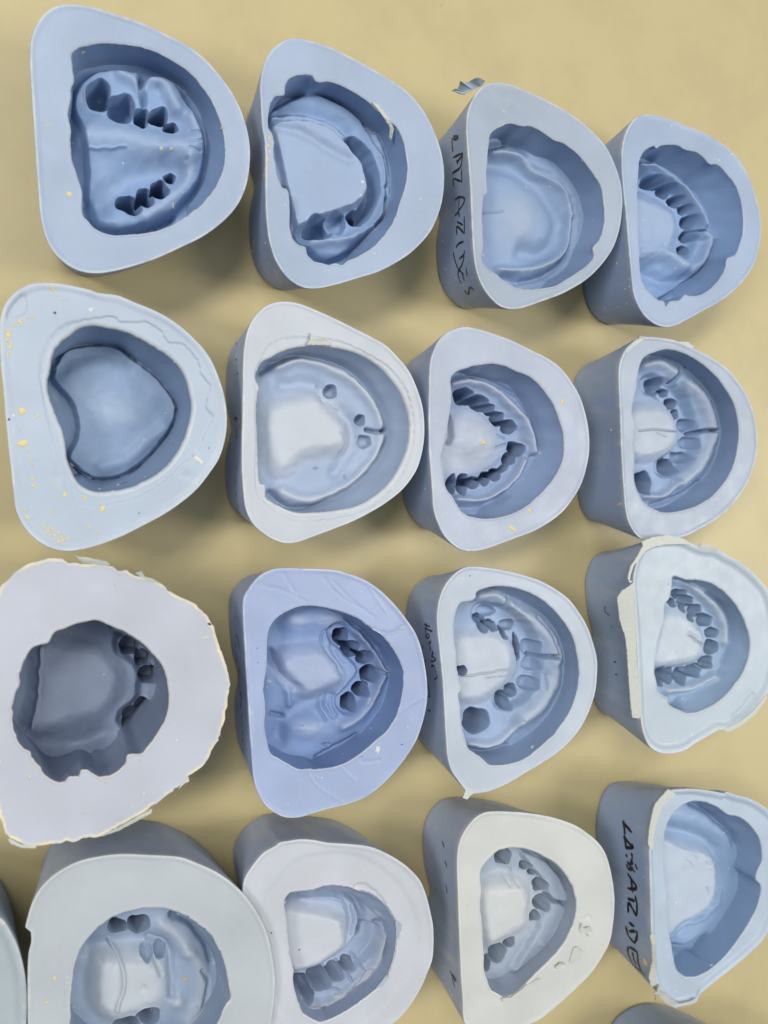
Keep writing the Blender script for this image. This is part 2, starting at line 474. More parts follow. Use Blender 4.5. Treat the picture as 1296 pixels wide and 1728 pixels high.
def flecks(key, pts, mat, name='plaster_fleck', z=None):
    """small crumbs: (x, y, radius mm[, stretch, angle])"""
    m = moulds[key]; ox, oy, s = z if z else (m['ox'], m['oy'], m['s'])
    for k, f in enumerate(pts):
        x, y, r = f[:3]; r *= .66; st = f[3] if len(f) > 3 else 1.3; an = math.radians(f[4]) if len(f) > 4 else random.random()*3
        h_ = hit(key, x/s+ox, y/s+oy)
        if h_ is None: continue
        p, n, idx = h_
        t = np.cross(n, [0, 0.3, 1.0] if abs(n[2]) < .8 else [0, 1, 0]); t /= np.linalg.norm(t); b = np.cross(n, t)
        nn = 9; V = []; Fc = []
        rr = [r*random.uniform(.6, 1.25) for _ in range(nn)]
        for lev, (sc, up) in enumerate(((1.0, -.05), (.92, .10), (.45, .22))):
            for i in range(nn):
                a = 2*math.pi*i/nn
                u_, v_ = rr[i]*sc*math.cos(a)*st, rr[i]*sc*math.sin(a)
                u2, v2 = u_*math.cos(an)-v_*math.sin(an), u_*math.sin(an)+v_*math.cos(an)
                V.append(p+t*u2+b*v2+n*(up*(0.6+r*.8)*random.uniform(.6, 1.2))-m['org'])
        for lev in range(2):
            for i in range(nn):
                Fc.append((lev*nn+i, lev*nn+(i+1) % nn, (lev+1)*nn+(i+1) % nn, (lev+1)*nn+i))
        V.append(p+n*.2*(.6+r*.8)-m['org']); c_ = len(V)-1
        for i in range(nn): Fc.append((2*nn+i, 2*nn+(i+1) % nn, c_, c_))
        q = np.array(Fc); quads = q[q[:, 2] != q[:, 3]]; tris = q[q[:, 2] == q[:, 3]][:, :3]
        me_parent = m['root'] if idx < m['nb'] else m['imp']
        o = bpy.data.meshes.new(name)
        o.from_pydata([tuple(np.array(v_)*MM) for v_ in V], [], [tuple(x_) for x_ in quads]+[tuple(x_) for x_ in tris])
        o.materials.append(mat)
        ob = bpy.data.objects.new(name, o); C.objects.link(ob); ob.parent = me_parent

def flash(key, poly, mat, zs, thick=.45, name='torn_flash', z=None, curl=0.0, label=None):
    """thin torn sheet of silicone; poly in sketch coords, zs = height above the top face for each point"""
    m = moulds[key]; ox, oy, s = z if z else (m['ox'], m['oy'], m['s'])
    zs = [zs]*len(poly) if not hasattr(zs, '__len__') else zs
    # outline traced, filled by a fan of rings so it can bend
    q = np.array(poly, float); n = len(q); V = []
    P = []
    for i in range(n):
        a, b = q[i], q[(i+1) % n]; za, zb = zs[i], zs[(i+1) % n]
        L_ = max(1, int(np.hypot(*(b-a))/s*1.0/2.5))
        for t in np.arange(L_)/L_:
            pp = a*(1-t)+b*t; zz = za*(1-t)+zb*t
            j = np.array([random.uniform(-1, 1), random.uniform(-1, 1)])*.45*s if t > 0 else 0
            P.append((*(pp+j), zz))
    P = np.array(P); n = len(P)
    W = np.array([[*unproject((x/s+ox, y/s+oy), m['h']+zz)[0], m['h']+zz] for x, y, zz in P])-m['org']
    import mathutils.geometry as mg
    tris = mg.tessellate_polygon([[Vector((w[0], w[1], 0)) for w in W]])
    top = W+np.array([0, 0, thick/2]); bot = W-np.array([0, 0, thick/2])
    Vv = np.vstack([top, bot]); F3 = []
    for t in tris:
        a, b, c_ = t
        nz = np.cross(W[b]-W[a], W[c_]-W[a])[2]
        if nz < 0: b, c_ = c_, b
        F3.append((a, b, c_)); F3.append((a+n, c_+n, b+n))
    for i in range(n): F3.append((i, (i+1) % n, (i+1) % n+n, i+n))
    me = bpy.data.meshes.new(name); me.from_pydata([tuple(v_*MM) for v_ in Vv], [], F3); me.materials.append(mat)
    import bmesh
    bm = bmesh.new(); bm.from_mesh(me); bmesh.ops.recalc_face_normals(bm, faces=bm.faces); bm.to_mesh(me); bm.free()
    ob = bpy.data.objects.new(name, me); C.objects.link(ob); ob.parent = m['root']
    if label: ob['label'] = label
    return ob

BLUE = (0.355, 0.435, 0.60, 1)
# ---- first row
make_mould('A1', 0, 0, 2.945,
 [(300,25),(380,22),(470,38),(580,72),(700,112),(820,168),(930,225),(1010,285),(1080,360),(1140,440),(1190,530),(1225,630),(1242,730),(1240,830),(1222,930),(1180,1020),(1110,1100),(1010,1175),(900,1230),(780,1285),(660,1325),(560,1350),(480,1360),(400,1350),(330,1315),(270,1260),(230,1190),(205,1100),(192,980),(180,820),(168,640),(158,480),(150,350),(150,230),(168,150),(205,85),(250,45)],
 [(355,270),(380,245),(420,228),(500,216),(600,220),(700,235),(790,265),(870,310),(930,350),(990,415),(1040,480),(1080,560),(1105,640),(1118,740),(1112,830),(1090,890),(1050,960),(1000,1020),(950,1060),(890,1100),(830,1130),(740,1155),(660,1165),(560,1165),(490,1145),(440,1105),(410,1060),(408,960),(385,880),(360,800),(350,700),(352,640),(338,570),(350,500),(358,430),(368,400),(360,330)],
 [(440,345),(520,325),(640,325),(760,345),(860,390),(930,470),(990,560),(1015,650),(1020,760),(1010,870),(960,980),(890,1060)],
 [('p',[(385,450),(450,380),(520,350),(600,360),(690,370),(700,430),(760,390),(850,410),(910,490),(960,570),(1000,680),(1005,800),(980,900),(900,1000),(820,1080),(700,1120),(560,1140),(460,1100),(440,980),(440,850),(425,720),(405,620),(370,540)],4.2,26),
  ('g',[(450,690),(600,690),(760,730),(900,740)],85,3.6),('g',[(440,735),(520,738),(620,730)],7,.7),
  ('g',[(500,1000),(620,900),(760,850),(860,840)],75,-3.0),('g',[(470,520),(600,560),(720,590),(860,620)],75,-2.2),
  ('g',[(600,370),(660,400),(700,450)],28,1.8),('g',[(745,400),(820,430),(880,540)],35,2.0),('g',[(700,370),(705,440),(720,500)],14,-3),('b',790,430,16,20,-1.2),
  ('g',[(950,590),(990,680),(940,800),(930,900),(820,1010),(720,1080)],40,1.9),('b',815,740,35,35,1.3),('b',930,785,26,30,1.4),('b',930,785,10,12,-1.2),
  ('g',[(440,1020),(470,1110),(560,1150),(700,1140),(850,1080)],22,-2.6),('g',[(950,650),(1000,650)],6,-.8),('g',[(950,690),(1005,690)],6,-.8),('g',[(940,730),(1000,740)],6,-.8)],
 [(490,475,60,70,0,4.5),(600,550,66,70,0,3.6),(700,595,38,50,0,4.5),(785,588,45,42,0,8),(848,642,36,28,0,8),(640,1020,68,40,32,5.5),(718,985,40,52,-20,6),(792,945,42,50,-20,7),(842,890,28,26,0,2.5)],
 h=31, D=13, ref=11, col=(0.40,0.465,0.58,1), seed=11, litf=.5,
 label='blue mould in the top left corner, one yellow fleck left of its cavity')
make_mould('B1', 380, 40, 3.24,
 [(370,78),(470,95),(590,135),(700,190),(800,245),(900,305),(980,360),(1050,430),(1110,520),(1155,620),(1185,720),(1197,820),(1192,930),(1170,1030),(1120,1140),(1030,1240),(930,1310),(830,1360),(720,1395),(600,1430),(500,1450),(420,1442),(350,1400),(300,1340),(260,1260),(235,1160),(222,1040),(218,900),(218,760),(214,640),(200,560),(195,460),(190,340),(205,240),(240,160),(300,105)],
 [(240,480),(250,430),(275,400),(305,392),(325,385),(330,340),(360,295),(430,276),(475,285),(500,315),(570,315),(650,345),(740,395),(800,440),(850,490),(900,535),(940,570),(975,640),(990,720),(997,800),(985,890),(955,980),(930,1060),(890,1130),(830,1200),(770,1245),(720,1275),(670,1295),(640,1318),(600,1310),(570,1318),(540,1310),(490,1295),(450,1260),(440,1220),(400,1205),(370,1170),(355,1100),(355,1020),(345,915),(310,890),(285,830),(275,760),(265,700),(265,620),(240,570),(235,530)],
 [(420,345),(560,365),(680,430),(760,500),(830,600),(870,700),(895,780),(900,880),(885,960),(860,1060),(820,1110),(760,1170),(690,1250),(640,1300)],
 [('p',[(240,500),(400,400),(480,370),(540,400),(640,450),(740,530),(800,640),(860,760),(870,900),(850,1040),(800,1110),(700,1220),(560,1290),(460,1230),(380,1150),(270,700)],2.5,22),
  ('p',[(255,560),(400,525),(520,548),(600,590),(680,680),(740,760),(770,850),(765,930),(700,990),(600,1025),(500,1060),(400,1110),(365,1120),(340,920),(280,850),(255,700)],4.5,26),
  ('g',[(250,530),(400,515),(560,560),(640,620)],20,2.2),('g',[(270,560),(420,590),(600,700),(680,740)],28,-1.4),
  ('g',[(270,440),(400,375),(520,370),(640,410),(740,480),(790,580)],30,-3.2),('g',[(300,480),(450,490),(600,540),(660,600)],40,-2.2),
  ('s',[(690,650),(760,720),(800,830),(800,950),(750,1050)],32,-5.5,24),
  ('g',[(460,1210),(640,1190),(800,1120),(870,990),(870,850),(840,700),(780,570)],26,2.2),('g',[(860,740),(895,860),(870,900)],9,-1.2),('g',[(880,960),(870,1050),(820,1105)],10,-2),
  ('g',[(450,1290),(570,1310),(650,1290),(760,1160)],28,-2.5),('b',400,1170,40,40,-2)],
 [(705,1065,44,42,0,7),(500,1130,75,62,0,3.2),(600,1095,55,55,0,2.0)],
 h=31, D=12, ref=10.5, col=(0.40,0.465,0.58,1), seed=12, litf=.5, bo=(-1,0),
 label='blue mould with a broad smooth tongue pad in its cavity and plaster streaked left edge')
make_mould('C1', 720, 110, 3.703,
 [(430,108),(520,120),(620,160),(740,215),(860,280),(960,350),(1050,430),(1120,510),(1170,610),(1205,710),(1222,820),(1218,930),(1200,1040),(1160,1150),(1090,1250),(1010,1330),(920,1390),(820,1440),(710,1480),(610,1515),(530,1527),(460,1510),(400,1460),(350,1390),(315,1310),(295,1220),(285,1100),(278,960),(272,800),(262,650),(250,500),(245,380),(255,290),(290,200),(350,130)],
 [(388,500),(395,450),(420,410),(470,380),(525,363),(590,380),(650,380),(720,415),(800,468),(870,495),(940,550),(1000,620),(1050,690),(1090,755),(1105,830),(1112,930),(1105,1020),(1080,1090),(1040,1140),(1045,1200),(1010,1245),(950,1290),(880,1335),(800,1380),(720,1395),(640,1400),(560,1390),(490,1350),(430,1300),(385,1270),(345,1215),(355,1130),(350,1000),(350,900),(358,820),(378,795),(375,700),(380,600)],
 [(440,490),(560,500),(660,560),(780,600),(870,690),(930,780),(960,860),(975,960),(950,1080),(910,1180),(870,1260),(800,1320),(700,1365)],
 [('g',[(390,515),(520,490),(600,560),(660,640),(760,690),(850,750),(900,840),(915,950),(905,1060),(880,1170),(800,1270),(700,1330),(600,1350)],20,-2.4),
  ('g',[(400,560),(520,570),(600,610),(660,675),(780,725),(860,800),(890,900),(880,1050),(850,1160),(750,1240),(600,1290),(430,1290)],26,2.6),
  ('g',[(400,620),(540,650),(700,770),(800,900),(830,1000),(790,1120),(700,1180),(600,1170)],60,-3),
  ('b',540,960,170,200,3.4),('g',[(470,1330),(560,1355)],25,-2.5),('g',[(370,920),(470,915)],7,.5)],
 [], h=31, D=11, ref=11, col=(0.40,0.45,0.53,1), seed=13, litf=.7, bo=(-1.5,0),
 label='grey blue mould with toothless cavity, curled corner flap and marker writing on its side')
make_mould('D1', 960, 170, 3.857,
 [(480,92),(560,95),(680,128),(780,170),(870,205),(950,250),(1040,310),(1110,390),(1170,500),(1215,620),(1240,730),(1250,840),(1240,940),(1215,1040),(1160,1140),(1080,1230),(980,1310),(870,1370),(770,1425),(690,1465),(620,1475),(550,1450),(490,1400),(445,1330),(418,1250),(405,1160),(395,1040),(382,900),(368,740),(350,560),(340,400),(345,290),(375,190),(420,120)],
 [(450,560),(455,440),(465,380),(500,320),(550,293),(570,310),(600,292),(650,286),(720,295),(760,320),(830,332),(880,370),(920,412),(975,418),(1040,490),(1090,560),(1120,640),(1135,740),(1135,850),(1115,930),(1085,1000),(1030,1027),(1020,1090),(980,1160),(920,1225),(850,1265),(790,1268),(755,1262),(720,1298),(680,1300),(650,1310),(632,1340),(620,1305),(580,1295),(530,1250),(495,1210),(470,1140),(462,1050),(460,980),(450,850),(448,700)],
 [(480,400),(600,430),(700,490),(800,570),(870,670),(910,770),(920,880),(920,950),(880,1050),(820,1140),(740,1200),(650,1260)],
 [('g',[(440,430),(560,440),(640,510),(740,590),(820,700),(870,810)],20,3.2),('g',[(560,425),(680,505),(780,570),(850,670),(895,790)],13,-1.6),
  ('s',[(420,510),(560,560),(650,610),(730,680),(775,780),(770,880),(740,960)],58,-2.2,44),
  ('p',[(400,640),(560,670),(660,720),(695,800),(680,880),(630,930),(400,930)],3.4,40),
  ('g',[(430,1010),(600,1000),(700,1060),(745,1080)],48,3.4),('g',[(480,1120),(620,1180),(740,1170),(790,1120)],45,-2.6),
  ('g',[(850,870),(890,910),(860,1020),(800,1110)],32,3.6),('g',[(820,833),(905,852)],8,-4),('g',[(925,920),(850,1110),(740,1210),(600,1290)],10,-2.2)],
 [(678,662,40,32,20,4.5),(730,718,27,27,0,4),(757,800,37,42,0,4.5),(757,890,38,36,0,4.5),(727,975,28,31,0,4.5),(520,545,60,40,10,2.1),(604,598,44,38,20,3)],
 h=31, D=12, ref=12, col=(0.39,0.46,0.585,1), seed=14, litf=.5, bo=(-2,0),
 label='blue mould in the top right corner with a notched cavity rim split at the bottom')
# ---- second row
make_mould('A2', 0, 460, 3.24,
 [(200,58),(330,62),(480,92),(540,112),(640,125),(740,165),(860,215),(960,275),(1060,360),(1140,455),(1190,560),(1225,670),(1240,790),(1232,900),(1200,1010),(1150,1090),(1080,1180),(1000,1250),(900,1320),(780,1385),(660,1445),(540,1490),(430,1518),(340,1522),(260,1500),(190,1455),(130,1390),(90,1310),(75,1220),(60,1080),(45,950),(30,800),(18,650),(5,520),(0,400),(0,270),(20,190),(60,130),(120,85)],
 [(285,450),(320,390),(380,340),(440,300),(510,288),(600,300),(700,325),(800,375),(900,440),(970,500),(1015,570),(1040,660),(1050,740),(1035,830),(1005,920),(960,1000),(900,1070),(830,1120),(740,1165),(650,1190),(560,1200),(490,1190),(430,1150),(390,1080),(365,1010),(360,950),(340,860),(300,760),(270,680),(260,600),(275,530)],
 [(310,500),(350,440),(440,400),(550,395),(650,410),(740,480),(830,550),(900,630),(965,740),(940,840),(880,930),(820,1000),(760,1060),(650,1120),(540,1135),(470,1110),(400,1060)],
 [('p',[(300,530),(350,440),(440,405),(550,400),(640,415),(740,485),(830,555),(900,630),(960,740),(930,840),(870,930),(810,1000),(740,1060),(650,1110),(540,1125),(470,1100),(400,1040),(380,1000),(425,900),(425,800),(390,700),(340,640),(300,590)],3.0,24),
  ('b',630,770,150,130,2.6),('g',[(560,1060),(700,1020),(800,930),(900,850)],45,1.5),('g',[(300,560),(400,470),(560,440),(700,480)],50,-1.2)],
 [], h=38, D=21, ref=21, inval=.60, litf=.35, col=(0.48,0.54,0.62,1), seed=21, rimr=1.1, inset=.2, lip=(.5,1.6),  # low inval paints shade into the colour of this cavity
 top=[('p',[(330,300),(600,240),(650,265),(740,272),(800,270),(880,320),(920,378),(1000,390),(1050,440),(1090,500),(1100,560),(1150,620),(1125,730),(1165,790),(1120,880),(1080,990),(1000,1040),(870,1160),(700,1240),(480,1270),(360,1170),(300,950),(250,750),(220,500)],-.45,9),
      ('b',1015,1115,26,26,-.5),('b',310,1120,30,30,-.4),('p',[(0,190),(130,120),(135,220),(20,240)],-.5,10)],
 label='pale mould sprinkled with yellow plaster, its heart shaped floor outlined in black')
make_mould('B2', 370, 490, 3.503,
 [(380,65),(470,78),(560,112),(680,165),(800,225),(900,275),(985,325),(1060,400),(1120,475),(1165,570),(1200,680),(1212,790),(1208,900),(1185,1010),(1150,1090),(1080,1180),(980,1260),(880,1320),(780,1370),(680,1410),(560,1455),(460,1490),(380,1495),(300,1465),(235,1420),(190,1370),(155,1290),(140,1180),(132,1050),(132,900),(135,750),(137,600),(140,430),(150,310),(180,200),(240,120),(300,80)],
 [(222,490),(250,430),(300,400),(370,365),(440,340),(540,325),(650,330),(760,350),(860,390),(940,440),(1010,510),(1070,590),(1110,680),(1130,780),(1125,900),(1100,980),(1060,1070),(1000,1150),(920,1220),(820,1275),(700,1300),(580,1312),(470,1315),(390,1290),(330,1260),(280,1225),(275,1155),(245,1135),(235,1050),(230,900),(225,750),(228,620),(240,575),(222,530)],
 [(290,450),(420,385),(560,395),(700,430),(790,480),(870,560),(930,650),(965,740),(985,840),(970,920),(920,1020),(850,1110),(760,1180),(650,1230),(540,1275),(460,1290)],
 [('g',[(240,480),(420,388),(560,398),(700,432),(790,485),(870,565),(935,655),(970,745),(985,850),(965,940),(900,1050),(800,1150),(650,1235),(500,1290),(380,1270),(300,1200)],20,-2.6),
  ('g',[(340,450),(480,412),(620,450),(760,520),(860,610),(930,720),(950,790)],34,2.2),('g',[(950,860),(925,960),(850,1070),(740,1160),(600,1220),(480,1235),(360,1190)],34,2.2),
  ('g',[(880,822),(935,838),(985,828)],10,-3.4),
  ('p',[(300,740),(370,680),(480,650),(600,640),(700,740),(740,840),(730,920),(600,940),(480,970),(400,1050),(350,1050),(310,960)],2.8,50),
  ('g',[(380,560),(560,560),(640,690),(720,740),(780,800),(785,900),(750,990),(690,1080)],46,-2.2),
  ('g',[(580,570),(620,660),(700,720)],8,-.6),('g',[(700,840),(750,880),(720,960)],8,-.5),('b',570,1055,12,6,-1),('b',740,1100,6,12,-1)],
 [(655,600,35,40,0,1.7),(832,768,27,32,0,1.9),(855,895,36,38,0,1.2)],
 h=33, D=9.5, ref=10, col=(0.56,0.59,0.635,1), seed=22, rimr=.9, lip=(.3,1.0), bs=.90, bo=(-1,0),
 top=[('p',[(240,420),(300,320),(420,280),(620,285),(760,320),(900,390),(1010,460),(1100,580),(1150,760),(1140,940),(1070,1110),(960,1230),(800,1320),(560,1360),(420,1350),(250,1240),(215,1150),(215,900),(215,500)],-.4,12)],
 label='whitish mould with three small round peg holes and brown marked side wall')
make_mould('C2', 660, 540, 3.703,
 [(450,43),(540,55),(640,85),(760,130),(880,190),(980,240),(1060,300),(1130,390),(1180,480),(1215,590),(1235,700),(1237,820),(1220,920),(1190,1020),(1140,1110),(1070,1200),(980,1270),(880,1325),(760,1370),(640,1415),(540,1443),(450,1442),(390,1410),(330,1350),(290,1270),(262,1180),(255,1080),(245,950),(235,800),(232,620),(235,440),(240,280),(260,200),(300,120),(360,70)],
 [(375,370),(410,320),(480,300),(560,280),(640,272),(720,290),(780,320),(860,350),(920,400),(980,470),(1020,540),(1050,620),(1075,700),(1083,800),(1070,890),(1030,970),(970,1050),(900,1120),(820,1180),(730,1220),(640,1240),(560,1240),(490,1225),(440,1195),(410,1150),(380,1100),(345,1050),(330,980),(315,860),(330,780),(350,680),(370,570),(380,470)],
 [(420,360),(520,350),(620,375),(720,400),(800,470),(850,560),(890,660),(905,760),(895,850),(850,930),(790,1000),(720,1070),(620,1130),(520,1180)],
 [('g',[(370,400),(480,385),(600,420),(680,480),(760,560),(820,620),(860,720),(880,820)],28,3.0),('g',[(480,345),(640,390),(790,470),(860,570),(900,690),(915,800)],14,-2.0),
  ('g',[(400,1120),(560,1120),(680,1060),(770,980),(820,880)],20,2.6),('g',[(430,1180),(600,1170),(720,1100)],20,-1.5),
  ('s',[(400,480),(540,520),(660,620),(750,700),(770,820),(700,920),(560,1010),(380,1050)],50,-.6,44),
  ('b',490,750,130,110,3.6),('p',[(350,640),(480,600),(600,640),(670,760),(640,860),(540,930),(330,950),(300,760)],1.2,50),('g',[(375,600),(375,700),(360,770)],12,-2.2),('g',[(660,720),(720,740)],7,-.9),('g',[(650,800),(720,775)],7,-.9),('b',880,850,16,14,-1.4)],
 [(445,480,58,52,0,6),(545,525,62,50,20,5),(605,562,38,36,0,5),(655,620,45,45,0,5.5),(727,670,48,42,0,6.5),(772,805,54,40,20,6),(728,868,42,38,0,5.5),(690,930,46,20,-35,6),(640,965,40,38,0,5),(578,990,34,42,0,5),(505,1015,42,36,0,5),(440,1025,36,62,0,5),(368,1025,34,58,0,6)],
 h=30, D=11, ref=11.5, col=(0.45,0.49,0.58,1), seed=23, bo=(-1.5,0), dent=.03,
 label='lilac grey mould with a pointed V shaped row of dark tooth sockets')
make_mould('D2', 950, 550, 3.746,
 [(520,68),(620,75),(720,95),(800,130),(880,170),(960,215),(1040,275),(1110,360),(1165,450),(1205,560),(1225,680),(1222,800),(1200,900),(1160,1000),(1100,1090),(1030,1170),(940,1240),(850,1290),(770,1330),(680,1350),(580,1350),(500,1350),(450,1310),(410,1240),(390,1150),(380,1040),(370,900),(362,750),(358,600),(352,450),(348,300),(360,220),(390,150),(440,100),(480,75)],
 [(470,330),(490,240),(530,190),(600,160),(680,148),(760,170),(830,205),(900,255),(970,320),(1030,400),(1080,490),(1105,580),(1115,680),(1100,800),(1070,900),(1020,990),(950,1070),(860,1130),(760,1165),(660,1180),(590,1165),(530,1130),(490,1080),(460,1010),(450,930),(455,800),(450,720),(460,620),(440,540),(450,460),(465,400)],
 [(540,195),(620,195),(720,230),(800,280),(880,350),(930,440),(965,550),(985,660),(970,790),(930,900),(860,990),(780,1060),(700,1110),(620,1150)],
 [('g',[(500,250),(600,240),(700,300)],36,2.6),('g',[(770,370),(860,450),(905,550),(925,640)],44,3.4),('g',[(925,700),(890,800),(830,900),(730,990)],44,3.4),
  ('g',[(850,682),(905,662),(975,667)],9,-5),('g',[(750,285),(715,350)],11,-4),('b',755,370,14,26,-1.4),
  ('s',[(560,370),(680,430),(745,540),(780,650),(780,750),(740,830),(650,890)],60,-2.4,44),
  ('p',[(430,560),(560,520),(640,530),(700,590),(720,660),(710,720),(660,790),(560,820),(430,800)],2.6,40),('g',[(480,662),(600,655),(715,668)],6,.9),('g',[(590,670),(650,700)],6,.5),
  ('g',[(500,1080),(620,1070),(700,990)],20,2.4),('g',[(560,1130),(640,1110),(760,1060),(860,990)],14,-1.6)],
 [(560,385,50,52,20,2.4),(630,425,30,25,0,2.6),(675,492,38,34,0,3),(700,560,26,30,0,2.2),(755,630,38,40,0,1.6),(640,890,50,50,0,2.6),(722,830,52,34,0,1.5),(770,740,44,36,0,1.1),(500,990,52,70,-15,6.5)],
 h=31, D=11, ref=11, col=(0.43,0.48,0.56,1), seed=24, bo=(-2,-0.5), lip=(.4,1.2),
 label='grey blue mould just above the one with peeling rim strips, touching its frayed edge')
# ---- third row
make_mould('A3', 0, 920, 3.24,
 [(320,78),(450,92),(560,100),(660,135),(760,165),(870,205),(960,265),(1070,330),(1140,410),(1180,490),(1215,600),(1250,710),(1245,900),(1210,1000),(1170,1100),(1110,1200),(1030,1270),(930,1350),(830,1430),(700,1510),(560,1590),(440,1610),(300,1635),(200,1645),(120,1640),(60,1610),(20,1550),(-5,1450),(-20,1300),(-30,1150),(-35,950),(-35,750),(-35,500),(-20,350),(0,250),(50,180),(120,120),(200,88)],
 [(530,412),(600,440),(690,480),(770,530),(830,590),(880,650),(910,730),(922,820),(918,900),(890,980),(840,1060),(800,1110),(770,1140),(700,1145),(680,1200),(620,1250),(560,1268),(510,1250),(475,1228),(440,1232),(430,1262),(375,1268),(350,1295),(290,1285),(240,1250),(220,1210),(175,1160),(165,1133),(110,1090),(75,1010),(68,900),(85,810),(108,760),(108,700),(150,600),(190,555),(265,530),(300,475),(360,452),(420,430),(480,418)],
 [(540,440),(680,490),(760,540),(830,610),(875,680),(890,760),(880,860),(850,950),(790,1020),(700,1090),(600,1150),(520,1210)],
 [('p',[(222,560),(400,560),(560,600),(640,720),(620,820),(560,900),(380,960),(170,1000),(208,800)],2.4,50),('g',[(225,560),(215,700),(205,850),(170,1000)],9,.9),
  ('g',[(230,1215),(400,1180),(520,1140),(700,1060),(800,990),(850,900),(870,750)],36,2.8),('g',[(450,1225),(560,1180),(660,1110),(760,1060),(850,960)],18,-2.4),
  ('g',[(640,480),(780,570),(860,700)],16,-1.6),('s',[(690,540),(790,620),(820,720),(800,870),(710,950)],60,-2.0,50),('g',[(200,1080),(400,1080),(560,1030)],60,-2)],
 [(708,548,54,46,0,6),(780,615,44,40,0,6),(805,705,52,46,0,7),(782,890,42,44,0,6),(714,940,48,62,0,5)],
 h=42, D=27, ref=24, inval=.50, litf=.12, col=(0.52,0.54,0.60,1), seed=31, outjag=.45, lip=(.1,.8), inset=-2.2,  # cavity colour lowered further, blocked overhead light painted in
 label='largest pale lilac mould with a ragged cream outer edge and dark scalloped cavity')
make_mould('B3', 360, 940, 3.41,
 [(390,62),(540,65),(690,72),(780,95),(870,130),(960,190),(1050,280),(1120,370),(1170,450),(1205,560),(1228,700),(1230,820),(1210,930),(1170,1050),(1110,1150),(1030,1250),(960,1320),(880,1380),(780,1420),(660,1450),(560,1480),(480,1500),(400,1495),(320,1450),(270,1390),(240,1320),(225,1240),(215,1100),(205,960),(195,800),(185,650),(178,500),(170,350),(170,250),(195,190),(250,120),(310,80)],
 [(312,480),(325,410),(370,350),(430,310),(500,287),(600,285),(680,300),(750,320),(830,355),(910,410),(980,460),(1040,540),(1080,620),(1095,700),(1085,800),(1055,910),(1000,1000),(930,1060),(850,1130),(760,1185),(660,1215),(560,1222),(480,1215),(430,1190),(380,1160),(330,1130),(310,1060),(295,980),(300,880),(290,760),(305,650),(310,560)],
 [(620,300),(720,330),(800,380),(880,440),(960,530),(1000,620),(1005,720),(970,850),(900,950),(840,1020),(740,1090),(600,1160),(500,1200)],
 [('p',[(395,640),(430,570),(560,545),(640,560),(730,690),(640,770),(560,790),(480,750),(420,700)],3.6,46),('b',370,450,70,90,-2.2),('g',[(340,560),(385,660),(480,750)],26,-2.4),
  ('b',480,360,80,55,2.2),('b',660,350,90,50,1.6),('g',[(690,410),(630,450),(650,540),(710,620),(740,690)],8,-.9),('g',[(700,470),(690,540),(740,620)],16,-1),
  ('g',[(640,800),(480,880),(410,960),(380,1050)],60,-2.6),('g',[(420,770),(440,850)],20,1.5),('b',540,980,90,60,2.2),('g',[(330,900),(400,920)],14,-2),('b',370,1000,50,80,-1.5),
  ('g',[(620,800),(600,860),(640,930)],7,-.8),('g',[(650,790),(630,850),(680,920)],7,-.8),('g',[(690,800),(680,860),(700,910)],14,-1.2),
  ('s',[(720,440),(790,510),(870,590),(890,680),(830,770),(770,840)],62,-1.6,30),
  ('g',[(820,430),(900,540),(975,650)],24,3.0),('g',[(780,345),(860,430),(940,520),(990,620)],20,-2.6),('g',[(940,655),(1005,672)],9,-2.6),('g',[(965,690),(910,810),(840,910),(740,970)],28,2.4),
  ('g',[(600,1155),(700,1100),(820,1035)],18,-1.8),('g',[(940,760),(900,850)],10,-1),('b',650,1078,20,8,-1.2)],
 [(730,455,42,48,0,7),(785,525,50,44,0,7),(862,572,42,38,0,7),(888,668,45,45,0,7),(842,755,42,42,0,6.5),(772,830,40,50,0,7.5)],
 h=33, D=11, ref=10, col=(0.385,0.445,0.615,1), seed=32, dust=.15, inval=.60, litf=.8, bo=(-1,0),
 top=[('g',[(230,150),(420,200),(540,260)],6,-.22),('g',[(400,90),(470,200)],6,-.2),('g',[(640,120),(700,200),(830,290)],6,-.22),('g',[(690,140),(800,250),(930,350)],6,-.2),
      ('g',[(760,330),(980,435),(1060,420),(1120,370)],8,-.35),('g',[(1060,905),(1150,840),(1225,800)],6,.25),('g',[(850,1150),(860,1180),(960,1170)],6,-.3),('g',[(540,1230),(600,1320),(760,1420)],5,.22),('g',[(740,1215),(820,1290)],5,.2),('g',[(490,1290),(495,1400)],5,.2),('g',[(900,180),(1000,330)],5,.15)],
 label='deepest violet blue mould with a scratched top face and six dark tooth sockets')
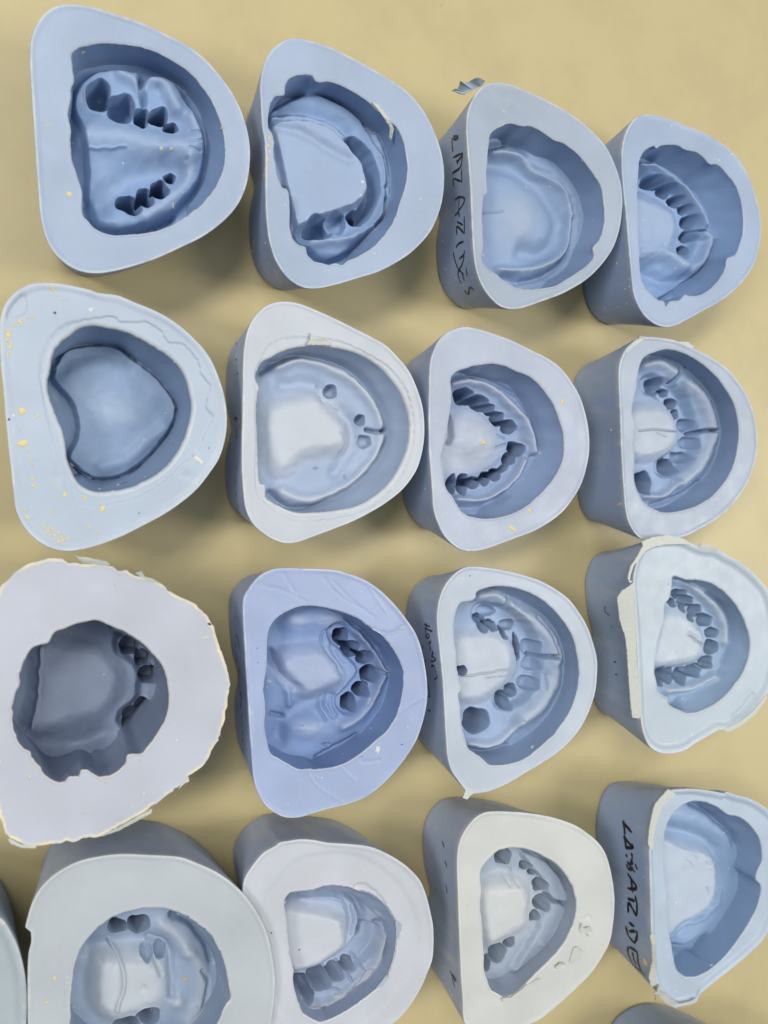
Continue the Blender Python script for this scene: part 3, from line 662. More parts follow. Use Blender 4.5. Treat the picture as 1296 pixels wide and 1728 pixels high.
make_mould('C3', 670, 940, 3.703,
 [(440,60),(560,65),(680,85),(800,115),(900,150),(990,200),(1070,260),(1140,350),(1190,440),(1225,540),(1248,640),(1248,740),(1235,850),(1200,960),(1150,1060),(1080,1150),(990,1230),(900,1290),(800,1350),(700,1410),(600,1455),(540,1472),(470,1478),(430,1460),(385,1405),(340,1340),(315,1260),(305,1160),(298,1050),(290,900),(280,750),(265,600),(250,450),(248,350),(265,250),(300,170),(360,100)],
 [(490,260),(500,220),(560,192),(650,182),(740,195),(830,225),(910,270),(980,330),(1040,400),(1090,480),(1120,570),(1137,680),(1135,780),(1115,880),(1080,970),(1020,1060),(960,1130),(880,1200),(800,1260),(720,1290),(650,1302),(580,1300),(545,1270),(500,1235),(450,1200),(430,1140),(405,1060),(395,950),(385,860),(405,820),(385,740),(370,600),(355,450),(365,360),(395,290),(450,275)],
 [(540,212),(620,215),(720,250),(820,300),(920,370),(1000,480),(1040,600),(1045,700),(1025,810),(980,920),(900,1030),(800,1120),(700,1180),(600,1225)],
 [('g',[(500,240),(600,235),(690,290)],34,2.8),('g',[(740,340),(840,400),(930,500),(975,600)],50,3.4),('g',[(960,660),(965,760),(900,890),(830,960),(760,1010)],50,3.4),
  ('g',[(880,632),(930,625),(1000,616)],10,-5),('g',[(700,260),(690,310)],9,-2.5),('g',[(930,740),(930,820)],6,-.9),
  ('s',[(540,350),(660,380),(760,470),(815,600),(820,720),(760,830),(670,890)],66,-2.2,40),
  ('p',[(360,520),(500,490),(620,495),(700,560),(718,650),(690,750),(620,820),(520,880),(400,880),(370,800)],2.8,40),('g',[(430,740),(560,722),(700,698)],6,.9),('g',[(560,745),(680,730)],10,.6),
  ('g',[(440,1160),(580,1170),(680,1100),(740,1020)],26,2.4),('g',[(440,1200),(560,1225),(680,1190)],22,-2.6),('g',[(880,380),(960,470),(1010,600)],9,-.9)],
 [(515,405,42,50,0,2.2),(590,425,34,30,0,2.4),(550,335,60,34,0,1.2),(680,420,44,34,0,1.5),(662,472,30,38,-30,2.6),(742,560,18,84,-8,3),(815,560,44,50,0,1.1),(822,662,42,46,0,1.1),(800,780,52,42,0,1.3),(702,830,40,42,0,2.4),(650,890,40,56,-15,3.2),(490,1020,82,76,0,6.5),(402,710,30,30,0,4)],
 h=31, D=11, ref=11, col=(0.50,0.55,0.62,1), seed=33, bo=(-1.5,-1), lip=(.3,1.0),
 label='light blue mould with a small pointed tab at its bottom corner')
make_mould('D3', 960, 890, 3.857,
 [(490,95),(560,75),(640,68),(720,75),(790,105),(860,128),(950,140),(1010,175),(1080,210),(1160,270),(1230,340),(1285,410),(1320,520),(1345,680),(1340,850),(1310,1000),(1250,1120),(1180,1210),(1100,1275),(1030,1310),(960,1315),(880,1360),(800,1405),(730,1450),(640,1467),(570,1460),(510,1420),(475,1350),(455,1260),(445,1130),(435,950),(425,750),(415,560),(408,400),(405,320),(430,210),(460,140)],
 [(680,320),(760,340),(860,345),(930,365),(1000,410),(1060,470),(1110,540),(1150,620),(1175,710),(1180,790),(1160,880),(1120,970),(1060,1050),(990,1120),(900,1180),(800,1208),(720,1190),(650,1150),(640,1110),(600,1085),(575,1050),(575,1010),(560,950),(565,850),(580,740),(600,670),(620,600),(622,510),(655,460),(670,380)],
 [(710,345),(800,385),(900,440),(985,500),(1030,590),(1045,700),(1025,820),(970,920),(890,1010),(780,1070),(660,1100)],
 [('s',[(640,420),(760,460),(860,560),(925,680),(930,790),(890,890),(760,950),(560,970)],60,-.7,40),
  ('p',[(600,600),(700,560),(780,600),(850,690),(868,780),(840,840),(760,870),(540,885),(570,740)],2.6,40),('g',[(785,690),(850,740)],14,1.2),('g',[(840,670),(860,760)],12,1),
  ('g',[(770,360),(860,440),(950,520),(1000,620),(1005,740)],30,1.8),('g',[(930,970),(800,1035),(640,1060)],22,2.0),('g',[(900,420),(1000,500),(1060,620),(1070,760),(1020,880)],12,-1)],
 [(710,430,50,28,0,2.2),(665,488,28,25,0,3.6),(755,478,50,34,0,2.2),(735,525,28,22,20,4),(815,538,44,38,0,2.4),(790,588,28,24,20,4),(875,602,50,40,0,3),(920,683,38,34,0,2.8),(917,778,45,46,0,2.8),(885,875,46,42,0,3),(805,930,54,44,0,3),(718,960,44,54,0,3),(634,960,38,52,0,3.4),(582,960,26,66,0,4)],
 h=32, D=8, ref=8.5, col=(0.50,0.56,0.62,1), seed=34, bo=(-2.5,-1), lip=(1.3,2.4), bs=.84,
 top=[('g',[(1060,1240),(1130,1180),(1200,1090)],12,-.5)],
 label='pale mould at the right edge with a long cream strip peeling from its heel')
# ---- fourth row
make_mould('A4', 0, 1370, 2.757,
 [(560,195),(700,200),(830,208),(910,235),(1000,275),(1080,330),(1150,400),(1210,490),(1250,590),(1272,700),(1280,800),(1270,920),(1250,1010),(1200,1120),(1130,1220),(1020,1310),(880,1370),(700,1400),(500,1400),(320,1380),(200,1320),(140,1200),(130,1050),(128,900),(128,750),(132,660),(145,600),(138,540),(118,542),(125,500),(150,420),(190,350),(260,285),(350,235),(440,210)],
 [(345,730),(370,650),(410,590),(470,530),(540,485),(620,460),(700,448),(780,455),(860,485),(930,530),(985,580),(1025,650),(1050,730),(1068,830),(1072,870),(1050,900),(1020,970),(980,1040),(900,1120),(780,1180),(650,1190),(500,1170),(400,1110),(335,1040),(328,950),(330,850)],
 [(800,465),(880,515),(940,580),(990,660),(1005,760),(990,860),(960,950),(900,1040)],
 [('b',663,800,16,16,-.6),('p',[(470,720),(560,690),(680,700),(745,760),(745,870),(650,920),(530,950),(450,880)],2.8,46),('g',[(515,630),(560,700),(578,790),(545,920)],10,1.1),
  ('g',[(700,600),(780,640),(795,760),(800,850)],20,-1.8),('b',865,640,36,34,1.6),('b',825,880,38,34,1.8),('g',[(760,520),(850,590),(930,720),(930,860),(880,960)],40,2.0),
  ('g',[(800,480),(880,520),(950,610),(980,690)],12,-2.6),('g',[(940,740),(970,800),(950,900)],10,-1.4),('g',[(420,640),(620,610),(740,620)],50,-2.4),('b',400,800,60,160,-1.5),('g',[(720,690),(750,760)],9,-.9)],
 [(645,525,52,46,0,5.5),(545,530,44,36,0,3.5),(680,650,30,30,0,1.0),(742,640,28,30,0,1.2),(690,945,52,42,0,4.5),(590,980,60,34,0,4.5),],
 h=36, D=15, ref=13, col=(0.49,0.52,0.545,1), seed=41, bo=(0,1), inset=-.3, rimr=.5,
 top=[('g',[(310,770),(305,900)],5,.3)],
 label='large grey mould cut off by the bottom edge, overlapping its neighbour on the right')
make_mould('B4', 370, 1370, 3.503,
 [(420,168),(480,160),(560,165),(640,180),(760,188),(870,200),(960,230),(1060,285),(1130,340),(1190,410),(1225,500),(1248,590),(1265,690),(1262,850),(1230,950),(1180,1060),(1100,1180),(1000,1270),(880,1340),(760,1400),(640,1440),(520,1440),(420,1400),(340,1330),(280,1250),(240,1100),(200,900),(170,700),(140,560),(135,470),(150,390),(200,310),(260,240),(330,200),(360,178)],
 [(388,540),(410,495),(440,478),(560,465),(620,445),(680,440),(760,450),(830,470),(900,490),(960,530),(1010,590),(1040,650),(1050,720),(1045,800),(1030,880),(1000,960),(950,1030),(880,1090),(800,1150),(700,1210),(620,1245),(575,1240),(520,1210),(495,1190),(475,1140),(450,1060),(438,980),(440,930),(420,850),(410,740),(400,640)],
 [(520,475),(700,480),(790,510),(870,560),(950,630),(975,720),(960,820),(920,890),(850,980),(760,1060),(660,1140),(560,1180)],
 [('p',[(370,580),(520,588),(640,610),(715,645),(730,700),(732,790),(650,860),(560,905),(430,930),(380,800)],3.4,34),
  ('g',[(400,500),(600,470),(760,492),(825,560),(845,640),(828,730)],20,-3),('g',[(735,530),(760,640),(745,750)],8,-.9),('g',[(785,560),(800,640),(780,720)],8,-.9),('g',[(480,510),(640,500),(720,520)],8,.6),
  ('s',[(470,1010),(600,970),(720,910),(840,800),(890,720)],64,-2.0,30),('g',[(610,900),(640,1000),(690,1030)],6,1.2),('g',[(680,870),(760,960)],6,1.2),('g',[(770,820),(830,900)],6,.8),
  ('g',[(490,1130),(620,1125),(730,1070),(850,965),(930,860),(965,720)],24,3.0),('b',950,600,40,50,1.8),('g',[(920,640),(975,640)],8,-1.8),('g',[(480,1180),(620,1170),(740,1110),(900,950)],12,-1.6)],
 [(478,1000,52,48,0,2.6),(582,962,66,62,0,3.4),(522,1082,36,30,0,2.4),(672,925,50,48,0,3),(745,882,36,38,0,3)],
 h=33, D=10, ref=10, col=(0.56,0.58,0.62,1), seed=42, lip=(.3,1.2),
 top=[('p',[(270,560),(330,430),(440,300),(600,250),(780,250),(940,320),(1080,450),(1160,620),(1170,800),(1110,980),(960,1160),(700,1330),(500,1320),(330,1100)],-.35,30),('p',[(800,450),(860,430),(960,510),(1050,660),(1070,700),(1040,830),(1000,960),(920,1050),(980,900),(1000,700),(900,520)],-.6,12)],
 label='pale grey mould partly hidden behind the large grey one cut off by the bottom edge')
make_mould('C4', 690, 1330, 3.6,
 [(520,140),(620,142),(720,150),(820,165),(920,190),(1010,225),(1080,270),(1150,330),(1195,400),(1225,500),(1245,620),(1248,720),(1240,820),(1220,930),(1170,1030),(1100,1130),(1000,1230),(900,1320),(800,1400),(700,1450),(600,1500),(500,1520),(420,1500),(360,1460),(330,1400),(325,1280),(315,1150),(308,1000),(300,800),(295,620),(290,450),(300,350),(330,270),(390,190),(450,150)],
 [(440,500),(470,450),(510,410),(560,375),(640,362),(720,375),(800,405),(880,450),(940,510),(985,580),(1010,650),(1020,720),(1005,800),(975,880),(930,960),(870,1030),(800,1100),(740,1160),(690,1210),(640,1250),(580,1270),(540,1250),(500,1225),(480,1170),(460,1110),(455,1000),(450,900),(445,800),(435,720),(442,620),(435,560)],
 [(700,380),(780,410),(860,460),(920,530),(955,600),(970,690),(955,790),(910,900),(850,980),(780,1050),(690,1110),(600,1150)],
 [('p',[(450,640),(560,590),(680,600),(715,680),(710,780),(690,840),(580,900),(490,935),(450,800)],3.2,46),('b',570,510,90,60,-1.6),('g',[(620,500),(650,580)],8,-.7),('g',[(580,530),(600,580)],8,-.6),
  ('p',[(700,395),(820,440),(910,540),(955,640),(940,700),(860,660),(820,560),(740,470)],2.4,22),('p',[(850,700),(940,720),(950,800),(880,920),(760,1020),(640,1110),(720,980),(790,860)],2.4,24),
  ('g',[(840,655),(880,682),(955,702)],9,-3.4),('b',820,950,30,18,.7)],
 [(570,412,50,50,0,3.6),(697,463,28,25,0,3.2),(740,505,22,20,0,3.4),(785,580,36,40,0,4),(795,690,42,45,0,3.4),(755,770,32,30,0,3.2),(606,930,35,32,0,4),(530,995,52,60,0,5),(464,1060,26,50,0,3)],
 h=32, D=9.5, ref=9.5, col=(0.60,0.61,0.59,1), seed=43, bo=(-2,-1), rimr=.5,
 top=[('g',[(1060,800),(1090,775),(1110,810)],5,-.35),('g',[(890,1085),(930,1060),(940,1075)],7,-.5)],
 label='creamy white mould with lifted chips of skin on the right of its top face')
make_mould('D4', 990, 1290, 3.944,
 [(540,168),(600,158),(700,155),(820,170),(900,185),(920,175),(980,195),(1060,215),(1140,255),(1200,300),(1260,370),(1300,480),(1310,620),(1300,780),(1270,920),(1210,1060),(1160,1160),(1080,1240),(1000,1310),(900,1390),(810,1460),(740,1520),(710,1575),(600,1605),(560,1600),(510,1560),(475,1500),(450,1440),(435,1360),(425,1250),(415,1100),(410,900),(405,700),(402,560),(415,420),(445,300),(480,220)],
 [(515,510),(530,420),(560,350),(600,300),(650,265),(720,245),(800,255),(870,285),(940,335),(1000,345),(1060,380),(1110,430),(1150,500),(1168,580),(1165,650),(1140,700),(1125,765),(1155,800),(1160,860),(1130,960),(1080,1060),(1020,1150),(960,1230),(900,1300),(830,1360),(760,1400),(700,1415),(650,1410),(600,1370),(580,1290),(565,1200),(550,1120),(540,1000),(535,850),(520,720)],
 [(720,262),(800,315),(870,375),(940,440),(985,520),(1000,620),(1005,750),(985,880),(940,980),(895,1090),(840,1160),(760,1230),(650,1270)],
 [('g',[(700,262),(800,315),(870,375),(940,440),(985,520)],20,-2.4),('g',[(580,1260),(700,1260),(840,1180)],22,-3.0),
  ('g',[(520,430),(700,470),(820,530),(875,640),(885,760),(870,880),(820,980),(720,1060),(620,1140),(560,1200)],44,-2.6),
  ('p',[(490,510),(640,560),(760,580),(850,640),(868,750),(868,850),(820,950),(740,1010),(640,1050),(530,1140),(500,900)],2.8,34),
  ('g',[(560,1150),(640,1070),(760,1020),(850,920),(870,840)],16,1.2),('g',[(640,565),(690,580),(730,615)],9,.35),('g',[(770,590),(820,620),(860,640)],8,.35),('g',[(790,640),(830,660),(872,675)],8,.4),('g',[(810,690),(850,700),(870,730)],8,.35),('g',[(660,640),(700,670),(700,700)],8,-.3),('g',[(800,825),(812,870)],8,-.6),
  ('b',590,1210,50,60,-2),('g',[(560,340),(700,350),(820,420),(920,480)],60,1.4)],
 [], h=34, D=12, ref=12, col=(0.47,0.54,0.63,1), seed=44, bo=(-3,-2), lip=(1.2,2.2), bs=.84,
 label='light blue mould with bold black capitals on its side and a toothless cavity')
# ---- the two cut off by the frame
def scaled(P, f, c=None):
    P = np.array(P, float); c = P.mean(0) if c is None else np.array(c); return [tuple(q) for q in (P-c)*f+c]
_o = [(-130,1490),(-60,1508),(0,1545),(20,1572),(34,1605),(44,1650),(46,1700),(42,1745),(25,1800),(-20,1855),(-100,1895),(-200,1915),(-280,1915),(-325,1880),(-335,1800),(-335,1650),(-330,1560),(-300,1505),(-220,1485)]
make_mould('Z5', 0, 0, 1.0, _o, scaled(_o, .62), None, [('b',-150,1700,50,60,3)], [(-150,1620,12,14,0,5),(-110,1640,12,12,0,5)], h=34, D=13, ref=10, col=(0.42,0.47,0.50,1), seed=51, lip=(1.0,2.6),
 label='mould showing only a curved sliver at the left end of the bottom edge')
_o = [(1160,1752),(1210,1745),(1270,1765),(1340,1805),(1400,1865),(1430,1935),(1425,2010),(1380,2070),(1300,2120),(1220,2150),(1160,2145),(1120,2100),(1108,2030),(1105,1940),(1106,1850),(1115,1790)]
make_mould('D5', 0, 0, 1.0, _o, scaled(_o, .62), None, [('b',1250,1950,40,50,3)], [(1290,1880,10,12,0,5),(1310,1910,12,12,0,5)], h=34, D=13, ref=10, col=(0.38,0.44,0.53,1), seed=52, bo=(-3,0),
 label='mould showing only its dark sloping back corner at the bottom right edge')

# ---- writing and marks
z1 = (730, 200, 5.4)
ink('C1', [[(180,175),(180,240),(188,305)],[(185,180),(215,190),(235,165),(190,160)],
  [(188,355),(275,320),(225,400)],[(275,320),(255,440),(180,500)],[(218,375),(232,420)],
  [(188,545),(195,625)],[(192,545),(268,575)],[(268,580),(265,455)],
  [(205,740),(250,715),(295,745),(215,880)],[(245,730),(238,840),(248,900)],[(205,885),(240,850)],
  [(225,940),(278,970)],[(290,890),(292,1050)],[(290,1045),(225,985),(222,1060)],
  [(215,1175),(240,1140),(285,1120)],[(190,1215),(205,1290),(235,1370)],[(245,1280),(285,1240),(292,1200)],[(290,1250),(270,1330),(235,1400),(245,1470)],[(235,1370),(285,1420)],[(245,1470),(262,1500)],[(268,1400),(290,1480)],[(305,1355),(318,1440)],
  [(290,1565),(325,1600),(340,1540),(380,1560)]], 0.72, M_INK, z=z1, label='black marker capitals down the side')
z4 = (1020, 1360, 5.76)
ink('D4', [[(180,145),(205,185),(270,260)],[(180,145),(195,215),(200,280)],
  [(190,285),(215,330),(250,370),(280,400)],[(190,290),(205,350),(215,425)],[(270,370),(275,405),(205,405)],
  [(210,465),(222,500)],[(265,455),(272,500)],[(215,560),(240,615),(280,600)],[(222,540),(250,570),(280,545)],
  [(225,655),(270,720),(320,790)],[(318,790),(290,810),(225,800)],[(260,690),(275,845)],
  [(225,900),(300,925)],[(300,870),(318,960),(315,1075)],[(315,1075),(240,945),(232,1040)],
  [(240,1135),(295,1170)],[(240,1220),(300,1215)],[(208,1165),(235,1260),(295,1335)],[(295,1335),(320,1265),(312,1210)],
  [(235,1370),(230,1430),(280,1540),(350,1600),(395,1645)],[(240,1370),(315,1420),(330,1520),(355,1600)],[(275,1420),(290,1500),(315,1540)]], 1.3, M_INK, z=z4, label='bold black marker capitals')
ink('D4', [[(275,500),(250,590),(300,640)],[(300,560),(320,620)]], 1.2, M_PENCIL, name='smudge', z=z4)
z3 = (690, 1020, 8.64)
ink('C3', [[(225,285),(270,310),(310,320)],[(270,270),(245,350),(250,420)],[(250,345),(320,385),(345,380)],[(260,430),(250,470),(285,490),(300,450),(265,425)],[(285,540),(300,570),(325,530)],
  [(300,600),(318,640),(305,660)],[(335,685),(360,705),(330,750)],[(330,750),(395,795),(350,830),(315,820)],[(330,915),(345,890),(375,905),(385,960)],[(385,960),(415,1050),(375,1095)],
  [(200,600),(222,640)],[(275,1160),(300,1260),(315,1330)],[(285,1340),(320,1340)],[(280,1540),(320,1555)],[(240,800),(250,860)]], .62, M_PENCIL, z=z3, label='faint scribble in thin pen')
zb = (370, 1040, 5.96)
ink('B3', [[(170,180),(190,240),(203,330)],[(160,260),(165,300)],[(175,415),(177,450)],[(195,545),(200,620),(200,720)],[(215,750),(225,840)],[(215,870),(222,930)],[(225,985),(232,1030)],[(225,1070),(232,1120)],[(240,1150),(236,1200)],[(238,1220),(236,1270)],[(232,1320),(240,1380)],[(250,1480),(255,1520)],[(255,1530),(260,1580)]], .9, M_INK, name='marker_line', z=zb)
zc_ = (370, 560, 5.08)
ink('B2', [[(133,760),(135,740),(155,735)],[(150,740),(152,770)],[(150,810),(152,850)],[(150,890),(152,915)],[(150,1150),(154,1170)],[(138,1260),(140,1300)],[(148,1370),(148,1410)],[(155,1470),(165,1510)],[(70,1490),(80,1520)],[(95,1560),(130,1590)],[(145,1500),(190,1590),(250,1680)]], .7, M_BROWN, name='marker_line', z=zc_)
flecks('B2', [(160,355,.8),(145,240,.6),(150,100,.7,2.5,60)], M_BROWN, 'brown_fleck', zc_)
# black outline round the floor of the second mould in the left column
ink('A2', [[(305,515),(340,455),(380,425),(430,410),(470,403)],[(500,398),(560,396)],[(640,415),(690,440),(730,465),(748,485)],[(835,552),(870,590),(900,630),(935,675),(968,740)],[(968,740),(950,760)],
  [(915,870),(945,830)],[(880,925),(865,955)],[(845,975),(815,1002)],[(770,1055),(740,1085),(700,1108)],[(660,1122),(600,1132),(545,1134)],[(520,1130),(500,1132)],[(480,1122),(440,1100),(400,1060)],[(700,1145),(660,1155)]], .42, M_INK, name='outline_mark', parent=moulds['A2']['imp'])
ink('C4', [[(205,320),(215,360)],[(220,440),(232,480)],[(225,580),(235,640)],[(250,1110),(285,1180)],[(262,1150),(280,1210)],[(265,1130),(290,1170)]], .8, M_PENCIL, name='faint_mark')
ink('D3', [[(240,510),(235,545),(270,575)],[(275,645),(285,650)],[(300,955),(320,960)],[(290,880),(310,870)]], .5, M_PENCIL, name='faint_mark')
# ---- crumbs
flecks('A1', [(343,963,1.0),(228,920,.4),(238,627,.45)], M_PLASTER)
flecks('A1', [(490,505,.9),(1105,635,.5,3,70),(860,1020,.5,3,-60),(800,740,.9),(850,740,.8),(700,1163,1.3,1.8,0),(410,262,1.0,1.5,60),(360,712,.5),(920,455,.4)], M_FLASH, 'silicone_crumb')
flecks('A2', [(120,758,1.3),(125,935,1.6),(205,785,.7),(105,268,.9),(180,250,.5),(45,340,.9,1.8,70),(40,365,.7),(60,400,.8,2,70),(45,445,.6),(72,290,.7),(150,245,.4),(115,285,.5),(35,320,.5),(55,325,.4),(285,88,.9,1.8,-50),(315,125,.5),(350,148,.4),(177,1125,.7),(183,1165,.8),(355,1213,.9),(465,1232,.7),(558,1292,1.2),(490,1392,.6),(535,1418,.5),(152,1340,.7,1.8,-60),(140,1298,.5),(170,1030,.5),(180,1050,.4),(155,980,.4),(110,865,.4),(240,1390,.5),(265,1410,.6,2,60),(290,1400,.5,2,60),(300,1435,.6),(320,1425,.5,2,60),(335,1445,.6),(320,1470,.6),(345,1465,.7),(370,1455,.6,1.8,40),(280,1440,.5),(300,1460,.5),(260,1370,.4),(280,1310,.6),(195,1385,.4)], M_PLASTER)
flecks('A2', [(495,203,.9),(1085,1022,1.2,2.8,-35),(390,1048,1.2),(330,940,.4),(787,915,.35),(738,990,.3),(905,768,.35),(645,1160,.5),(955,488,.5),(795,1115,.4),(545,1183,.35)], M_WHITE)
flecks('A2', [(300,220,.55),(48,803,.4),(1142,960,.25),(760,1315,.3),(508,1130,.5),(945,940,.3)], M_PENCIL, 'dark_speck')
flecks('B1', [(240,625,.55,3.2,85),(235,665,.6,2.5,80),(243,700,.5,2.4,85),(230,740,.6,2.6,88),(243,775,.35,2,85),(213,832,.55,2,85),(226,848,.5),(222,800,.4,2,80),(250,650,.4),(236,600,.35)], M_PLASTER)
flecks('B1', [(155,1190,.5,3,90),(150,1245,.8),(240,1270,.5,3,80),(285,1365,.5,3,-50),(180,690,.4),(155,1300,.4)], M_PLASTER, 'plaster_smear')
flecks('B1', [(750,865,.8),(740,938,.6),(1068,958,.45),(335,750,.3),(545,770,.35),(465,790,.3),(220,1200,.5)], M_WHITE)
flecks('C1', [(620,765,.5),(770,760,.4),(970,600,.4),(420,860,.3),(905,930,.5),(1095,765,.5),(615,1420,.6),(475,290,.5,2.5,0),(350,1190,.6),(395,535,.4)], M_FLASH, 'silicone_crumb')
flecks('C1', [(120,1275,.35),(100,1100,.3),(230,1375,.5),(180,1330,.3),(140,1360,.3)], M_WHITE)
flecks('D1', [(378,1322,.6),(312,1060,.45),(365,1225,.4),(395,1210,.4),(235,1350,.35),(262,1330,.3),(320,1340,.3),(100,1305,.35),(330,245,.35),(395,1165,.4),(745,1060,.5),(485,778,.35),(825,1078,.4)], M_WHITE)
flecks('C2', [(755,1303,1.1,2.8,-30),(865,1195,.9,1.6,-60),(1065,510,.9,1.6,50),(945,385,.6),(575,765,1.6,1.1)], M_PLASTER)
flecks('C2', [(350,1208,.5),(468,200,.4),(485,1328,.35),(570,1317,.3),(582,1385,.3),(1020,1068,.3),(215,1058,.4),(425,1215,.6),(392,1328,.3),(1130,455,.35)], M_WHITE)
flecks('D2', [(353,1130,1.1,2.0,90),(305,660,.6)], M_PLASTER)
flecks('D2', [(772,262,.8)], M_BROWN, 'brown_fleck')
flecks('D2', [(735,905,.3),(695,985,.4),(390,1010,.6,2,80),(85,940,.3),(215,1060,.3)], M_WHITE)
flecks('A3', [(1145,432,.5,1.8,-30),(1205,570,.7,1.8,80),(880,655,.4)], M_INK, 'dark_speck')
flecks('A3', [(1125,505,.9,2,20),(165,1270,.9),(455,1470,.6),(575,1303,.4),(765,1180,.35),(625,217,.3)], M_FLASH, 'silicone_crumb')
flecks('B3', [(945,1108,1.4,1.8,90)], M_WHITE)
flecks('B3', [(320,715,1.0,1.8,-20),(305,750,.7),(1085,400,1.4,1.3,0),(1055,425,.8,1.8,-20),(400,310,.7),(745,312,.5),(738,382,.4),(300,655,.4)], M_FLASHB, 'silicone_crumb')
flecks('B3', [(852,198,.4),(945,295,.35),(280,240,.3),(1118,980,.35),(1140,938,.35),(600,1262,.35),(625,1270,.4),(430,1418,.35),(905,985,.4),(475,215,.4)], M_WHITE)
flecks('B3', [(253,525,.25),(257,608,.25),(1085,1078,.3),(515,970,.25),(345,985,.2)], M_INK, 'dark_speck')
flecks('C3', [(405,135,.5,2,0),(1212,668,.5),(640,545,.4),(845,1185,1.0),(505,1240,.5),(420,770,.6),(620,745,.5),(690,1010,.4),(230,30,.3)], M_WHITE)
flecks('C3', [(455,118,.3),(232,157,.3)], M_INK, 'dark_speck')
flecks('D3', [(853,888,.8),(650,370,.5),(255,345,.4),(225,760,.35),(240,770,.35),(395,1210,.4),(458,605,.35),(738,1112,.6),(275,985,.3),(620,1110,.9),(865,340,.6,2,0)], M_FLASH, 'silicone_crumb')
flecks('A4', [(252,772,.8),(215,886,.6),(245,886,.25)], M_PLASTER)
flecks('A4', [(862,778,.8)], plain('amber_wax', (.6,.35,.12,1)), 'wax_fleck')
flecks('A4', [(932,865,.6,2.5,85),(915,905,.5),(670,515,.5),(705,915,.6),(840,850,.5),(340,905,1.2)], M_FLASHB, 'silicone_crumb')
flecks('B4', [(445,925,1.0,1.2),(700,1090,1.0,2.2,-35),(1130,388,.4),(1185,743,.5,2,-20),(1155,1015,.4),(385,535,.6),(850,690,.4),(720,1060,.5)], M_FLASH, 'silicone_crumb')
flecks('B4', [(308,715,.4),(473,815,.35)], M_BROWN, 'brown_fleck')
flecks('C4', [(262,1255,.5),(182,890,.35),(690,825,.5),(785,535,.5),(355,712,.25)], M_FLASH, 'silicone_crumb')
flecks('D4', [(595,920,.7),(583,965,.6),(912,455,.6),(945,692,.4),(830,1335,.7),(995,213,.6),(378,748,.35),(245,920,.35),(260,965,.35),(850,650,.5),(710,880,.5),(205,265,.3)], M_WHITE)
flecks('D4', [(388,1318,1.9,1.6,70)], M_PINK, 'peach_smear')
# ---- torn edges
zf = (740, 110, 10.8)
flash('C1', [(250,460),(300,430),(345,430),(385,360),(395,290),(470,330),(560,300),(660,240),(730,230),(850,290),(790,370),(720,400),(640,440),(560,490),(480,530),(400,525),(320,490)], M_FLASHB,
      [0,1,1,2.5,5,2,2,4,4,1,0,-.3,0,0.5,1,.8,.3], .4, z=zf, label='curled torn flap')
flash('C3', [(425,1450),(480,1470),(455,1490),(435,1512),(408,1502),(418,1475)], M_FLASH, [0,0,.3,.8,.8,.3], .7, 'pointed_tab')
flash('D2', [(475,62),(520,68),(500,95),(450,130),(400,175),(390,160),(440,110),(480,82)], M_FLASH, [1,.6,.2,.2,.2,.1,.1,.3], .5)
flash('D2', [(720,100),(790,102),(830,135),(800,140),(750,115)], M_FLASH, [.2,.3,0,0,.2], .4)
flash('A3', [(402,48),(430,62),(470,66),(540,80),(580,88),(605,108),(560,112),(500,100),(450,96),(430,75)], M_FLASH, [2,1.4,1,1,1,.6,0,0,0,1], .4)
flash('A3', [(740,152),(772,140),(790,170),(860,196),(870,212),(800,190)], M_FLASH, [.2,1.2,.3,.3,0,0], .4)
flash('A3', [(780,1468),(830,1440),(828,1465),(760,1500),(650,1560),(560,1590),(540,1588),(640,1545)], M_FLASH, [0,.6,.4,-.5,-.8,-.8,-.4,-.2], .4)
flash('A3', [(40,1600),(60,1630),(120,1652),(195,1655),(200,1640),(120,1636),(60,1604)], M_FLASH, -.2, .5)
flash('A3', [(975,1335),(1010,1300),(1035,1290),(1030,1262),(990,1300)], M_FLASH, 0, .4)
flash('B1', [(800,432),(835,440),(872,487),(902,530),(922,575),(906,640),(896,618),(900,568),(868,515),(830,465)], M_FLASH, [.3,.4,.4,.2,-1,-3,-3,-1,.2,.3], .4)
flash('B2', [(540,250),(560,270),(610,290),(650,300),(655,325),(600,322),(515,322),(535,295)], M_FLASH, [.8,.5,.7,.4,.1,.1,.1,.4], .5)
flash('B4', [(1040,640),(1075,670),(1060,720),(1042,760),(1045,700)], M_FLASHB, [0,.5,.3,0,0], .35)
flash('B4', [(920,1050),(990,960),(1000,985),(960,1030)], M_FLASHB, .2, .35)
flash('C4', [(975,1050),(1000,970),(1020,962),(1055,1000),(1030,1040),(990,1062)], M_FLASH, [.1,.2,.6,1.0,.5,.1], .35, 'lifted_chip')
flash('C4', [(1035,855),(1050,820),(1060,850),(1095,840),(1112,870),(1100,905),(1075,880),(1045,878)], M_FLASH, [.2,.7,.4,.8,.4,.7,.3,.2], .35, 'lifted_chip')
flash('C4', [(890,1085),(920,1060),(945,1070),(900,1100)], M_FLASH, [.2,.7,.4,.2], .35, 'lifted_chip')
flash('C4', [(560,1275),(620,1268),(690,1215),(715,1190),(725,1235),(680,1255),(620,1280),(570,1295)], M_FLASH, .25, .4)
flash('C4', [(720,1190),(790,1155),(805,1160),(760,1190)], M_FLASH, [0,.3,.3,0], .3)
